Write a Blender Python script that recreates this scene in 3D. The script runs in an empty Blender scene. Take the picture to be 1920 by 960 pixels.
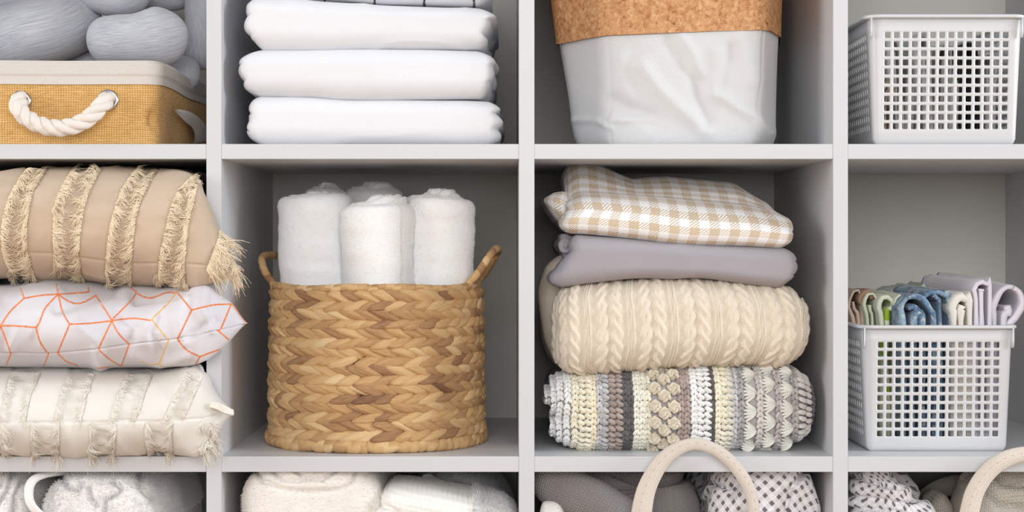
import bpy, math, random
import numpy as np
from mathutils import Vector
from mathutils.bvhtree import BVHTree

scene = bpy.context.scene
COL = scene.collection
PI = math.pi
# ------------------------------------------------------------------ scale of the place
S = 1667.0          # photo pixels per metre in the plane of the shelf's front edge
D = 1.72            # camera distance from that plane
ZC = 0.96           # camera height
CX, CY = 950.0, 453.0

def X(px, y=0.0): return (px - CX) / S * (1 + y / D)
def Z(py, y=0.0): return ZC + (CY - py) / S * (1 + y / D)
def P(px, py, y=0.0): return np.array([X(px, y), y, Z(py, y)])
def to_px(V):
    k = 1 + V[:, 1] / D
    return np.stack([CX + V[:, 0] * S / k, CY - (V[:, 2] - ZC) * S / k], 1)

# ------------------------------------------------------------------ noise
def _h(ix, iy, iz, seed):
    n = (ix * 374761393 + iy * 668265263 + iz * 2147483647 + seed * 974634777) & 0xffffffff
    n = ((n ^ (n >> 13)) * 1274126177) & 0xffffffff
    n = (n ^ (n >> 16)) & 0xffff
    return n / 32767.5 - 1.0
def vn(Q, seed=0):
    Q = np.asarray(Q, float)
    i = np.floor(Q).astype(np.int64); f = Q - i; u = f * f * f * (f * (f * 6 - 15) + 10)
    r = 0
    for a in (0, 1):
        wa = u[:, 0] if a else 1 - u[:, 0]
        for b in (0, 1):
            wb = u[:, 1] if b else 1 - u[:, 1]
            for c in (0, 1):
                wc = u[:, 2] if c else 1 - u[:, 2]
                r = r + wa * wb * wc * _h(i[:, 0] + a, i[:, 1] + b, i[:, 2] + c, seed)
    return r
def fbm(V, freq, octaves=3, seed=0, gain=.5):
    f = np.asarray(freq, float) * np.ones(3); r = 0; a = 1
    for o in range(octaves):
        r = r + a * vn(V * f + 17.3 * o, seed + o); f = f * 2.03; a *= gain
    return r
def ridged(V, freq, seed=0):
    return 1 - 2 * np.abs(vn(V * (np.asarray(freq, float) * np.ones(3)), seed))

# ------------------------------------------------------------------ mesh building
def mesh_obj(name, V, faces, mat, parent=None, uv=None, tone=None, color=None, smooth=True, base=None):
    """V world coordinates; faces: array or list of arrays; uv: per loop (flattened) or per vertex"""
    V = np.asarray(V, float)
    if not isinstance(faces, list): faces = [faces]
    faces = [np.asarray(f) for f in faces if len(f)]
    loops = np.concatenate([f.reshape(-1) for f in faces])
    tot = np.concatenate([np.full(len(f), f.shape[1]) for f in faces])
    start = np.concatenate([[0], np.cumsum(tot)[:-1]])
    if parent is not None: loc = np.array(world_loc(parent))
    elif base is not None: loc = np.array(base)
    else: loc = np.array([(V[:, 0].min() + V[:, 0].max()) / 2, (V[:, 1].min() + V[:, 1].max()) / 2, V[:, 2].min()])
    me = bpy.data.meshes.new(name)
    me.vertices.add(len(V)); me.vertices.foreach_set('co', (V - loc).astype(np.float32).ravel())
    me.loops.add(len(loops)); me.loops.foreach_set('vertex_index', loops.astype(np.int32))
    me.polygons.add(len(tot)); me.polygons.foreach_set('loop_start', start.astype(np.int32))
    me.polygons.foreach_set('loop_total', tot.astype(np.int32))
    me.update(calc_edges=True)
    if smooth: me.polygons.foreach_set('use_smooth', np.ones(len(tot), bool))
    if uv is not None:
        uv = np.asarray(uv, float)
        if len(uv) == len(V) and len(uv) != len(loops): uv = uv[loops]
        l = me.uv_layers.new(name='UVMap'); l.data.foreach_set('uv', uv.astype(np.float32).ravel())
    if tone is not None:
        a = me.attributes.new('tone', 'FLOAT', 'POINT'); a.data.foreach_set('value', np.asarray(tone, np.float32))
    if color is not None:
        c = np.ones((len(V), 4), np.float32); c[:, :3] = color
        a = me.color_attributes.new('dye', 'FLOAT_COLOR', 'POINT'); a.data.foreach_set('color', c.ravel())
    me.validate(); me.update()
    me.materials.append(mat)
    o = bpy.data.objects.new(name, me); COL.objects.link(o)
    if parent is not None: o.parent = parent
    else: o.location = loc
    return o
def world_loc(o):
    v = Vector((0, 0, 0))
    while o is not None:
        v += o.location; o = o.parent
    return v
def tag(o, label=None, cat=None, group=None, kind=None):
    if label: o['label'] = label
    if cat: o['category'] = cat
    if group: o['group'] = group
    if kind: o['kind'] = kind
    return o
def thing(name, loc, label, cat, group=None):
    o = bpy.data.objects.new(name, None); COL.objects.link(o); o.location = Vector([float(c) for c in loc])
    o.empty_display_size = .05
    return tag(o, label, cat, group)
def normals(V, faces):
    N = np.zeros_like(V)
    for f in (faces if isinstance(faces, list) else [faces]):
        a = V[f[:, 0]]; b = V[f[:, 1]]; c = V[f[:, 2]]
        if f.shape[1] == 4: n = np.cross(V[f[:, 2]] - a, V[f[:, 3]] - b)
        else: n = np.cross(b - a, c - a)
        for k in range(f.shape[1]): np.add.at(N, f[:, k], n)
    return N / (np.linalg.norm(N, axis=1, keepdims=True) + 1e-12)
def merge(parts):
    """parts: list of (V, F) with F arrays of equal width"""
    Vs = []; Fs = []; o = 0
    for V, F in parts:
        Vs.append(V); Fs.append(np.asarray(F) + o); o += len(V)
    return np.concatenate(Vs), np.concatenate(Fs)

def box_lattice(nx, ny, nz):
    def face(ax, side, na, nb, oa, ob, nmax):
        ii, jj = np.meshgrid(np.arange(na), np.arange(nb), indexing='ij')
        quads = []
        for da, db in ((0, 0), (1, 0), (1, 1), (0, 1)):
            L = np.zeros((na * nb, 3), int)
            L[:, oa] = (ii + da).ravel(); L[:, ob] = (jj + db).ravel(); L[:, ax] = nmax if side else 0
            quads.append(L)
        q = np.stack(quads, 1)
        return q if ((ax, side) in ((0, 1), (1, 0), (2, 1))) else q[:, ::-1]
    sides = []; ids = []
    # oa, ob order chosen so the listed orientation is outward
    spec = [(0, 0, ny, nz, 1, 2, nx), (0, 1, ny, nz, 1, 2, nx), (1, 0, nx, nz, 0, 2, ny), (1, 1, nx, nz, 0, 2, ny), (2, 0, nx, ny, 0, 1, nz), (2, 1, nx, ny, 0, 1, nz)]
    for k, s in enumerate(spec):
        q = face(*s); sides.append(q); ids.append(np.full(len(q), k))
    Q = np.concatenate(sides); ids = np.concatenate(ids)
    flat = Q.reshape(-1, 3)
    key = (flat[:, 0] * (ny + 1) + flat[:, 1]) * (nz + 1) + flat[:, 2]
    u, first, inv = np.unique(key, return_index=True, return_inverse=True)
    return flat[first], inv.reshape(-1, 4), ids, Q

def curve(pts, n=None):
    """callable from list of (a,b) -> smooth interp"""
    p = np.array(sorted(pts), float)
    if len(p) < 3: return lambda t: np.interp(t, p[:, 0], p[:, 1])
    d = np.zeros(len(p)); s = np.diff(p[:, 1]) / np.maximum(np.diff(p[:, 0]), 1e-9)
    d[0] = s[0]; d[-1] = s[-1]
    for i in range(1, len(p) - 1):
        d[i] = 0 if s[i - 1] * s[i] <= 0 else 2 * s[i - 1] * s[i] / (s[i - 1] + s[i])
    def f(t):
        t = np.clip(t, p[0, 0], p[-1, 0]); i = np.clip(np.searchsorted(p[:, 0], t) - 1, 0, len(p) - 2)
        h = p[i + 1, 0] - p[i, 0]; x = (t - p[i, 0]) / h
        return ((1 + 2 * x) * (1 - x) ** 2 * p[i, 1] + x * (1 - x) ** 2 * h * d[i] + x * x * (3 - 2 * x) * p[i + 1, 1] + x * x * (x - 1) * h * d[i + 1])
    return f

def slab(top, bot, left, right, yf, yb, yref=None, res=.004, r=(.02, .03, .03), shape=None, wrinkle=None, floor=None):
    """a soft rectangular body. top/bot: [(px,py)], left/right: [(py,px)] silhouette traced at depth yref.
    returns V, F, loop uv, q (param), ids"""
    yref = yf + r[1] * .6 if yref is None else yref
    tx = curve([(X(a, yref), Z(b, yref)) for a, b in top]); bx = curve([(X(a, yref), Z(b, yref)) for a, b in bot])
    zl = curve([(Z(b, yref), X(a, yref)) for b, a in left]) ; zr = curve([(Z(b, yref), X(a, yref)) for b, a in right])
    allx = [X(a, yref) for _, a in left + right]; allz = [Z(b, yref) for _, b in top + bot]
    x0, x1 = min(allx), max(allx); z0, z1 = min(allz), max(allz)
    hx, hy, hz = (x1 - x0) / 2, (yb - yf) / 2 if not callable(yb) else .15, (z1 - z0) / 2
    rs = res if isinstance(res, tuple) else (res, max(res * 2, .005), res)
    nx, ny, nz = [max(4, int(round(2 * h / q))) for h, q in zip((hx, hy, hz), rs)]
    L, F, ids, Q = box_lattice(nx, ny, nz)
    n3 = np.array([nx, ny, nz])
    p = 2 * L / n3 - 1
    rr = np.minimum(np.array(r) / np.array([hx, hy, hz]), .999)
    inner = np.clip(p, -1 + rr, 1 - rr); d = (p - inner) / rr
    m = np.abs(d).max(1, keepdims=True); ln = np.linalg.norm(d, axis=1, keepdims=True)
    # even out the arc spacing in the rounded zones
    d2 = np.tan(d / np.maximum(m, 1e-9) * PI / 4) * m
    ln2 = np.linalg.norm(d2, axis=1, keepdims=True)
    q = inner + rr * d2 / np.maximum(ln2, 1e-9) * (m > 0)
    ua = (q[:, 0] + 1) / 2; uc = (q[:, 2] + 1) / 2
    xm = x0 + (x1 - x0) * ua
    z = bx(xm) + (tx(xm) - bx(xm)) * uc
    x = zl(z) + (zr(z) - zl(z)) * ua
    z = bx(x) + (tx(x) - bx(x)) * uc
    yb_ = yb(x) if callable(yb) else yb
    y = yf + (yb_ - yf) * (q[:, 1] + 1) / 2
    V = np.stack([x, y, z], 1)
    if shape is not None: V = shape(V, q)
    if wrinkle is not None:
        N = normals(V, F); V = V + N * wrinkle(V, q)[:, None]
    if floor is not None: V[:, 2] = np.maximum(V[:, 2], floor)
    pq = 2 * Q / n3 - 1
    uv = np.zeros((len(F), 4, 2))
    for k in range(6):
        s = ids == k; a = pq[s]
        if k == 2: uv[s] = np.stack([a[..., 0] * hx, a[..., 2] * hz], -1)
        elif k == 3: uv[s] = np.stack([a[..., 0] * hx, 2 * hy + 2 * hz + a[..., 2] * hz], -1)
        elif k == 5: uv[s] = np.stack([a[..., 0] * hx, hz + (a[..., 1] + 1) * hy], -1)
        elif k == 4: uv[s] = np.stack([a[..., 0] * hx, -hz - (a[..., 1] + 1) * hy], -1)
        elif k == 0: uv[s] = np.stack([-hx - (a[..., 1] + 1) * hy, a[..., 2] * hz], -1)
        else: uv[s] = np.stack([hx + (a[..., 1] + 1) * hy, a[..., 2] * hz], -1)
    return V, F, uv.reshape(-1, 2), q, ids

def resample(path, n, closed=False):
    path = np.asarray(path, float)
    if closed: path = np.vstack([path, path[:1]])
    # catmull-rom densify, then equal arc spacing
    Pp = []
    m = len(path)
    for i in range(m - 1):
        if closed: p0 = path[(i - 1) % (m - 1)]; p3 = path[(i + 2) % (m - 1)]
        else: p0 = path[max(i - 1, 0)]; p3 = path[min(i + 2, m - 1)]
        p1, p2 = path[i], path[i + 1]
        t = np.linspace(0, 1, 12, endpoint=False)[:, None]
        Pp.append(.5 * ((2 * p1) + (-p0 + p2) * t + (2 * p0 - 5 * p1 + 4 * p2 - p3) * t ** 2 + (-p0 + 3 * p1 - 3 * p2 + p3) * t ** 3))
    Pp.append(path[-1:]); Pp = np.vstack(Pp)
    s = np.concatenate([[0], np.cumsum(np.linalg.norm(np.diff(Pp, axis=0), axis=1))])
    t = np.linspace(0, s[-1], n + 1 if closed else n)
    out = np.stack([np.interp(t, s, Pp[:, k]) for k in range(Pp.shape[1])], 1)
    return out[:-1] if closed else out

def tube(path, rad, m=12, closed=False, flat=1.0, up=None, cap=True):
    """rad: scalar, array n, or array (n,m). returns V,F,uv per vertex"""
    path = np.asarray(path, float); n = len(path)
    if closed: T = np.roll(path, -1, 0) - np.roll(path, 1, 0)
    else: T = np.gradient(path, axis=0)
    T /= np.linalg.norm(T, axis=1, keepdims=True) + 1e-12
    if up is not None:
        U = np.cross(T, np.asarray(up, float)); U /= np.linalg.norm(U, axis=1, keepdims=True) + 1e-9
    else:
        U = np.zeros_like(path); ref = np.array([0, 0, 1.]) if abs(T[0, 2]) < .9 else np.array([1., 0, 0])
        u = np.cross(T[0], ref); u /= np.linalg.norm(u)
        for i in range(n):
            u = u - T[i] * (u @ T[i]); u /= np.linalg.norm(u) + 1e-12; U[i] = u
    W = np.cross(T, U)
    th = np.arange(m) / m * 2 * PI
    r = np.asarray(rad, float)
    if r.ndim == 0: r = np.full((n, m), float(r))
    elif r.ndim == 1: r = np.repeat(r[:, None], m, 1)
    V = path[:, None] + U[:, None] * (np.cos(th)[None, :, None] * r[..., None]) + W[:, None] * (np.sin(th)[None, :, None] * r[..., None] * flat)
    V = V.reshape(-1, 3)
    i = np.arange(n if closed else n - 1); j = np.arange(m)
    I, J = np.meshgrid(i, j, indexing='ij'); I2 = (I + 1) % n; J2 = (J + 1) % m
    F = np.stack([I * m + J, I * m + J2, I2 * m + J2, I2 * m + J], -1).reshape(-1, 4)
    s = np.concatenate([[0], np.cumsum(np.linalg.norm(np.diff(path, axis=0), axis=1))])
    uv = np.stack([np.repeat(s, m), np.tile(th / (2 * PI) * .02, n)], 1)
    if cap and not closed:
        c0 = len(V); V = np.vstack([V, path[:1], path[-1:]]); uv = np.vstack([uv, uv[:1], uv[-1:]])
        jj = np.arange(m); j2 = (jj + 1) % m
        k = (n - 1) * m
        F0 = np.stack([np.full(m, c0), j2, jj, np.full(m, c0)], 1)[:, :3]
        F1 = np.stack([np.full(m, c0 + 1), k + jj, k + j2], 1)
        return V, [F, F0, F1], uv
    return V, [F], uv
def mergel(parts):
    """merge list of (V, [F4, F3...], uv[, tone])"""
    Vs, UV, To = [], [], []; F4, F3 = [], []; o = 0
    for p in parts:
        V, Fs, uv = p[:3]
        for F in Fs:
            (F4 if F.shape[1] == 4 else F3).append(F + o)
        Vs.append(V); UV.append(uv); To.append(np.full(len(V), p[3]) if len(p) > 3 and np.ndim(p[3]) == 0 else (p[3] if len(p) > 3 else np.zeros(len(V))))
        o += len(V)
    fs = [np.concatenate(F4)] if F4 else []
    if F3: fs.append(np.concatenate(F3))
    return np.concatenate(Vs), fs, np.concatenate(UV), np.concatenate(To)

def strands(points_list, r, m=5):
    """many thin tapered threads at once; points_list: (K, n, 3)"""
    Pn = np.asarray(points_list, float); K, n, _ = Pn.shape
    T = np.gradient(Pn, axis=1); T /= np.linalg.norm(T, axis=2, keepdims=True) + 1e-12
    ref = np.array([.31, -.9, .31]); U = np.cross(T, ref); U /= np.linalg.norm(U, axis=2, keepdims=True) + 1e-9
    W = np.cross(T, U)
    r = np.asarray(r, float)
    if r.ndim == 0: r = np.full(K, float(r))
    tap = np.linspace(1, .45, n)
    th = np.arange(m) / m * 2 * PI
    R = r[:, None, None, None] * tap[None, :, None, None]
    V = Pn[:, :, None] + (U[:, :, None] * np.cos(th)[None, None, :, None] + W[:, :, None] * np.sin(th)[None, None, :, None]) * R
    V = V.reshape(-1, 3)
    k, i, j = np.meshgrid(np.arange(K), np.arange(n - 1), np.arange(m), indexing='ij'); j2 = (j + 1) % m
    b = k * n * m
    F = np.stack([b + i * m + j, b + i * m + j2, b + (i + 1) * m + j2, b + (i + 1) * m + j], -1).reshape(-1, 4)
    return V, F

def fuzz(V, F, count, length, rad, seed=0, keep=None, clump=.6, droop=.3, scale=60.):
    """short pile fibres standing on a surface"""
    rng = np.random.default_rng(seed)
    a, b, c, d = V[F[:, 0]], V[F[:, 1]], V[F[:, 2]], V[F[:, 3]]
    n = np.cross(c - a, d - b); area = np.linalg.norm(n, axis=1); n = n / (area[:, None] + 1e-12)
    w = area.copy()
    if keep is not None: w = w * keep((a + c) / 2, n)
    w /= w.sum()
    idx = rng.choice(len(F), count, p=w)
    u = rng.random((count, 1)); v = rng.random((count, 1))
    p = (a[idx] * (1 - u) + b[idx] * u) * (1 - v) + (d[idx] * (1 - u) + c[idx] * u) * v
    nn = n[idx]
    flow = np.stack([vn(p * scale, seed + 5), vn(p * scale, seed + 6), vn(p * scale, seed + 7)], 1)
    dirn = nn + clump * flow + .35 * rng.normal(size=(count, 3)); dirn[:, 2] -= droop
    dirn /= np.linalg.norm(dirn, axis=1, keepdims=True)
    L = length * (.5 + rng.random((count, 1)))
    bend = rng.normal(size=(count, 3)) * .35; bend[:, 2] -= .3
    pts = np.stack([p - nn * .001, p + dirn * L * .5, p + dirn * L + bend * L * .4], 1)
    return strands(pts, rad, 4)

_bvh = {}
def bvh_of(V, F): return BVHTree.FromPolygons([tuple(v) for v in V], [tuple(int(i) for i in f) for f in F])
def hit(bvh, px, py, default=None):
    o = Vector((0, -D, ZC)); d = (Vector(P(px, py, 0.0)) - o).normalized()
    loc, n, i, dist = bvh.ray_cast(o, d)
    if loc is None: return default
    if n.dot(d) > 0: n = -n
    return np.array(loc), np.array(n)
def seg_dist(pp, poly):
    poly = np.asarray(poly, float); best = np.full(len(pp), 1e9)
    for a, b in zip(poly[:-1], poly[1:]):
        ab = b - a; t = np.clip(((pp - a) @ ab) / (ab @ ab + 1e-9), 0, 1)
        best = np.minimum(best, np.linalg.norm(pp - a - t[:, None] * ab, axis=1))
    return best

# ------------------------------------------------------------------ materials
def lin(c):
    return tuple((v / 255 / 12.92 if v / 255 <= .04045 else ((v / 255 + .055) / 1.055) ** 2.4) for v in c)
class NT:
    def __init__(s, name):
        s.m = bpy.data.materials.new(name); s.m.use_nodes = True
        s.t = s.m.node_tree; s.b = s.t.nodes['Principled BSDF']
    def n(s, typ, **kw):
        nd = s.t.nodes.new(typ)
        for k, v in kw.items():
            if k.startswith('_'): setattr(nd, k[1:], v)
            else: nd.inputs[k].default_value = v
        return nd
    def l(s, a, b): s.t.links.new(a, b)
    def math(s, op, a, b=None, c=None):
        nd = s.t.nodes.new('ShaderNodeMath'); nd.operation = op
        for i, v in enumerate((a, b, c)):
            if v is None: continue
            if isinstance(v, (int, float)): nd.inputs[i].default_value = v
            else: s.l(v, nd.inputs[i])
        return nd.outputs[0]
    def mixc(s, f, a, b, mode='MIX'):
        nd = s.t.nodes.new('ShaderNodeMix'); nd.data_type = 'RGBA'; nd.blend_type = mode
        for i, v in ((0, f), (6, a), (7, b)):
            if isinstance(v, (int, float)): nd.inputs[i].default_value = v
            elif isinstance(v, tuple): nd.inputs[i].default_value = (*v[:3], 1)
            else: s.l(v, nd.inputs[i])
        return nd.outputs[2]
    def uv(s):
        nd = s.t.nodes.new('ShaderNodeUVMap'); sp = s.t.nodes.new('ShaderNodeSeparateXYZ'); s.l(nd.outputs[0], sp.inputs[0])
        return nd.outputs[0], sp.outputs[0], sp.outputs[1]
    def noise(s, scale, detail=3, vec=None, rough=.5, stretch=None):
        nd = s.n('ShaderNodeTexNoise', Scale=scale, Detail=detail, Roughness=rough)
        if vec is None:
            tc = s.t.nodes.new('ShaderNodeTexCoord'); vec = tc.outputs['Object']
        if stretch:
            mp = s.t.nodes.new('ShaderNodeMapping'); mp.inputs['Scale'].default_value = stretch; s.l(vec, mp.inputs[0]); vec = mp.outputs[0]
        s.l(vec, nd.inputs['Vector']); return nd.outputs['Fac']
    def bump(s, h, dist, strength=1.0, prev=None):
        nd = s.n('ShaderNodeBump', Strength=strength, Distance=dist); s.l(h, nd.inputs['Height'])
        if prev is not None: s.l(prev, nd.inputs['Normal'])
        s.l(nd.outputs[0], s.b.inputs['Normal']); return nd.outputs[0]
    def ramp(s, fac, stops):
        nd = s.t.nodes.new('ShaderNodeValToRGB'); e = nd.color_ramp.elements
        while len(e) < len(stops): e.new(.5)
        for el, (p, c) in zip(e, stops): el.position = p; el.color = (*c, 1)
        s.l(fac, nd.inputs[0]); return nd.outputs[0]
    def set(s, color=None, rough=.9, sheen=0., spec=.3, sss=0):
        if color is not None:
            if isinstance(color, tuple): s.b.inputs['Base Color'].default_value = (*color[:3], 1)
            else: s.l(color, s.b.inputs['Base Color'])
        s.b.inputs['Roughness'].default_value = rough
        s.b.inputs['Sheen Weight'].default_value = sheen; s.b.inputs['Sheen Roughness'].default_value = .5
        s.b.inputs['Specular IOR Level'].default_value = spec
        return s.m

def m_paint(name, rgb, rough=.45, noise=.00012):
    t = NT(name); t.set(lin(rgb), rough, 0, .4); t.bump(t.noise(90, 3), noise, .35); return t.m
def m_weave(name, rgb, per=.0009, dist=.0003, rgb2=None, mottled=.0, sheen=.15, slub=0.):
    """plain woven cloth, threads across and down"""
    t = NT(name); _, u, v = t.uv()
    wu = t.math('SINE', t.math('MULTIPLY', u, 2 * PI / per)); wv = t.math('SINE', t.math('MULTIPLY', v, 2 * PI / per))
    h = t.math('ADD', t.math('MULTIPLY', wu, wv), t.math('MULTIPLY', t.noise(500, 2), 1.2))
    if slub:
        h = t.math('ADD', h, t.math('MULTIPLY', t.noise(1, 3, vec=t.uv()[0], stretch=(60, 1300, 1)), slub))
    c = lin(rgb)
    if rgb2 is not None:
        f = t.noise(1, 4, vec=t.uv()[0], stretch=(60, 900, 1), rough=.7)
        f = t.math('MULTIPLY', t.math('SUBTRACT', f, .5), 4 * mottled); f = t.math('ADD', f, .5)
        c = t.mixc(f, lin(rgb), lin(rgb2))
    t.set(c, .92, sheen, .2); t.bump(h, dist, .6); return t.m
def m_terry(name, rgb, scale=700, dist=.0012, ribs=0.0, rgb2=None):
    t = NT(name); h = t.noise(scale, 3, rough=.6)
    h = t.math('ADD', h, t.math('MULTIPLY', t.noise(scale * .3, 2), .8))
    if ribs:
        _, u, v = t.uv()
        w = t.math('SINE', t.math('MULTIPLY', t.math('ADD', u, t.math('MULTIPLY', v, 2.2)), 2 * PI / ribs)); h = t.math('ADD', h, t.math('MULTIPLY', w, .45))
    t.set(lin(rgb), 1.0, .35, .1); t.bump(h, dist, .30); return t.m
def m_knit(name, rgb, su=.0024, sv=.002, dist=.0008, rgb2=None, heather=0.):
    t = NT(name); uvv, u, v = t.uv()
    a = t.math('FRACT', t.math('DIVIDE', u, su)); b = t.math('ABSOLUTE', t.math('SUBTRACT', a, .5))
    c = t.math('FRACT', t.math('ADD', t.math('DIVIDE', v, sv), t.math('MULTIPLY', b, 1.3)))
    h = t.math('MULTIPLY', t.math('SINE', t.math('MULTIPLY', c, PI)), t.math('SINE', t.math('MULTIPLY', t.math('FRACT', t.math('MULTIPLY', a, 2)), PI)))
    h = t.math('ADD', h, t.math('MULTIPLY', t.noise(900, 2), .5))
    col = lin(rgb)
    if rgb2: col = t.mixc(t.math('MULTIPLY', t.math('SUBTRACT', t.noise(260, 3), .35), heather * 3), lin(rgb), lin(rgb2))
    t.set(col, .95, .25, .15); t.bump(h, dist, .8); return t.m
def m_dye(name, dist=.0004, scale=700, sheen=.15, rough=.92):
    t = NT(name); a = t.n('ShaderNodeAttribute', _attribute_name='dye')
    t.set(a.outputs['Color'], rough, sheen, .2); t.bump(t.noise(scale, 3), dist, .7); return t.m
def m_jersey(name, rgb, rgb2):
    t = NT(name); uvv, u, v = t.uv()
    f = t.noise(1, 5, vec=uvv, stretch=(45, 1100, 1), rough=.75)
    f = t.math('ADD', t.math('MULTIPLY', t.math('SUBTRACT', f, .5), 3.2), .5)
    t.set(t.mixc(f, lin(rgb), lin(rgb2)), .95, .3, .15); t.bump(f, .0003, .5); return t.m

def m_fibre(name, rgb, tr=.12):
    t = NT(name); nt = t.t; out = [n for n in nt.nodes if n.type == 'OUTPUT_MATERIAL'][0]; nt.nodes.remove(t.b)
    d = nt.nodes.new('ShaderNodeBsdfDiffuse'); r = nt.nodes.new('ShaderNodeBsdfTranslucent'); mx = nt.nodes.new('ShaderNodeMixShader')
    for n in (d, r): n.inputs['Color'].default_value = (*lin(rgb), 1)
    mx.inputs[0].default_value = tr; nt.links.new(d.outputs[0], mx.inputs[1]); nt.links.new(r.outputs[0], mx.inputs[2]); nt.links.new(mx.outputs[0], out.inputs[0]); return t.m

# ------------------------------------------------------------------ folded cloth standing on edge
def folded(paths, t, y0, y1, zfloor, seed=0, n=56, rearlift=0, wob=.003, nyseg=40):
    parts = []
    for k, path in enumerate(paths):
        p = np.array([[X(a, y0), Z(b, y0)] for a, b in path]); p[:, 1] = np.maximum(p[:, 1], zfloor + t)
        p = resample(p, n)
        T = np.gradient(p, axis=0); T /= np.linalg.norm(T, axis=1, keepdims=True) + 1e-9
        Nn = np.stack([-T[:, 1], T[:, 0]], 1)
        ys = y0 + (y1 - y0) * np.linspace(0, 1, nyseg) ** 1.5
        e = np.minimum((ys - y0) / (t * .6), 1); kk = np.sqrt(np.maximum(1 - (1 - e) ** 2, 0)) * .85 + .15
        A = np.zeros((nyseg, 2 * n, 3))
        s = np.concatenate([[0], np.cumsum(np.linalg.norm(np.diff(p, axis=0), axis=1))])
        for j, y in enumerate(ys):
            q3 = np.stack([p[:, 0] * 12, np.full(n, y * 9.), p[:, 1] * 12], 1)
            dx = vn(q3 + 3, seed + k) * wob * (.3 + 3 * (y - y0)); dz = vn(q3 + 9, seed + 50 + k) * wob * (.3 + 3 * (y - y0))
            up = np.clip((p[:, 1] - zfloor) / .1, 0, 1)
            c = p + np.stack([dx * up, dz * up + rearlift * (y - y0) * up], 1)
            th = t * (1 + .2 * vn(np.stack([s * 60, np.full(n, y * 30.), np.zeros(n)], 1), seed + 9))
            tt = (th / 2 * kk[j])[:, None]
            o = c + Nn * tt; i = c - Nn * tt
            ring = np.vstack([o, i[::-1]])
            A[j, :, 0] = ring[:, 0]; A[j, :, 1] = y; A[j, :, 2] = np.maximum(ring[:, 1], zfloor)
        V = A.reshape(-1, 3); m = 2 * n
        j, i = np.meshgrid(np.arange(nyseg - 1), np.arange(m), indexing='ij'); i2 = (i + 1) % m
        F = np.stack([j * m + i, j * m + i2, (j + 1) * m + i2, (j + 1) * m + i], -1).reshape(-1, 4)
        ii = np.arange(n - 1)
        c0 = np.stack([ii, m - 1 - ii, m - 2 - ii, ii + 1], 1); c1 = (c0 + (nyseg - 1) * m)[:, ::-1]
        ss = np.concatenate([s, s[::-1]])
        uv = np.stack([np.tile(ss, nyseg), np.repeat(ys, m)], 1)
        parts.append((V, [np.concatenate([F, c0, c1])], uv))
    return mergel(parts)
# ================================================================== shelving unit and room
CELLS_X = [(-180, 387), (415, 973), (1002, 1562), (1590, 2092)]       # clear openings, photo pixels at the front plane
CELLS_Z = [(-316, 270), (298, 856), (885, 1443), (1471, 2029)]
DEPTH = .38
ZF = [Z(b) for a, b in CELLS_Z]                                      # floor height of every row
def box_vf(x0, x1, y0, y1, z0, z1, bev=.0006):
    """box with chamfered edges"""
    c = np.array([(x0 + x1) / 2, (y0 + y1) / 2, (z0 + z1) / 2]); h = np.array([x1 - x0, y1 - y0, z1 - z0]) / 2
    bm = __import__('bmesh').new(); import bmesh
    bmesh.ops.create_cube(bm, size=2)
    for v in bm.verts: v.co = Vector(c + np.array(v.co) * h)
    if bev: bmesh.ops.bevel(bm, geom=bm.edges[:], offset=bev, segments=2, affect='EDGES')
    me = bpy.data.meshes.new('panel'); bm.to_mesh(me); bm.free(); return me
def box_obj(name, b, mat, parent=None, bev=.0006):
    me = box_vf(*b, bev=bev); me.materials.append(mat); o = bpy.data.objects.new(name, me); COL.objects.link(o)
    c = world_loc(parent) if parent is not None else Vector(((b[0] + b[1]) / 2, (b[2] + b[3]) / 2, b[4]))
    for v in me.vertices: v.co -= c
    if parent is not None: o.parent = parent
    else: o.location = c
    return o
M_unit = m_paint('white_foil', (207, 208, 211), .42)
M_back = m_paint('grey_back_board', (206, 204, 198), .6)
M_wall = m_paint('wall_paint', (205, 204, 200), .8)
M_floor = NT('oak_floor')
_f = M_floor.noise(6, 4, stretch=(1, 14, 1)); M_floor.set(M_floor.ramp(_f, [(.3, lin((150, 118, 86))), (.7, lin((186, 152, 116)))]), .5); M_floor = M_floor.m

xL = X(CELLS_X[0][0]); xR = X(CELLS_X[3][1]); zB = ZF[3]; zT = Z(CELLS_Z[0][0])
unit = thing('shelving_unit', ((xL + xR) / 2, DEPTH / 2, 0), 'white open cube shelving unit standing against the wall and holding all the linens', 'shelving unit')
TH = .0265
box_obj('side_panel', (xL - TH, xL, 0, DEPTH, 0.0, zT + TH), M_unit, unit)
box_obj('side_panel', (xR, xR + TH, 0, DEPTH, 0.0, zT + TH), M_unit, unit)
box_obj('top_board', (xL, xR, 0, DEPTH, zT, zT + TH), M_unit, unit)
box_obj('bottom_board', (xL, xR, 0, DEPTH, 0.0, zB), M_unit, unit)
vx = [(X(387), X(415)), (X(973), X(1002)), (X(1562), X(1590))]
for a, b in vx: box_obj('divider', (a, b, 0, DEPTH, zB, zT), M_unit, unit, bev=.0004)
for r in range(3):
    z1 = ZF[r]; z0 = Z(CELLS_Z[r + 1][0])
    for a, b in CELLS_X:
        box_obj('shelf_board', (X(a), X(b), .0004, DEPTH, z0, z1), M_unit, unit, bev=.0004)
box_obj('back_board', (xL, xR, DEPTH, DEPTH + .004, zB, zT), M_back, unit, bev=0)

WY = DEPTH + .005
wall = box_obj('wall_back', (-2.6, 2.6, WY, WY + .12, 0, 2.6), M_wall, bev=0); tag(wall, kind='structure')
fl = box_obj('floor', (-2.6, 2.6, -4.2, WY + .12, -.05, 0), M_floor, bev=0); tag(fl, kind='structure')

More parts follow.
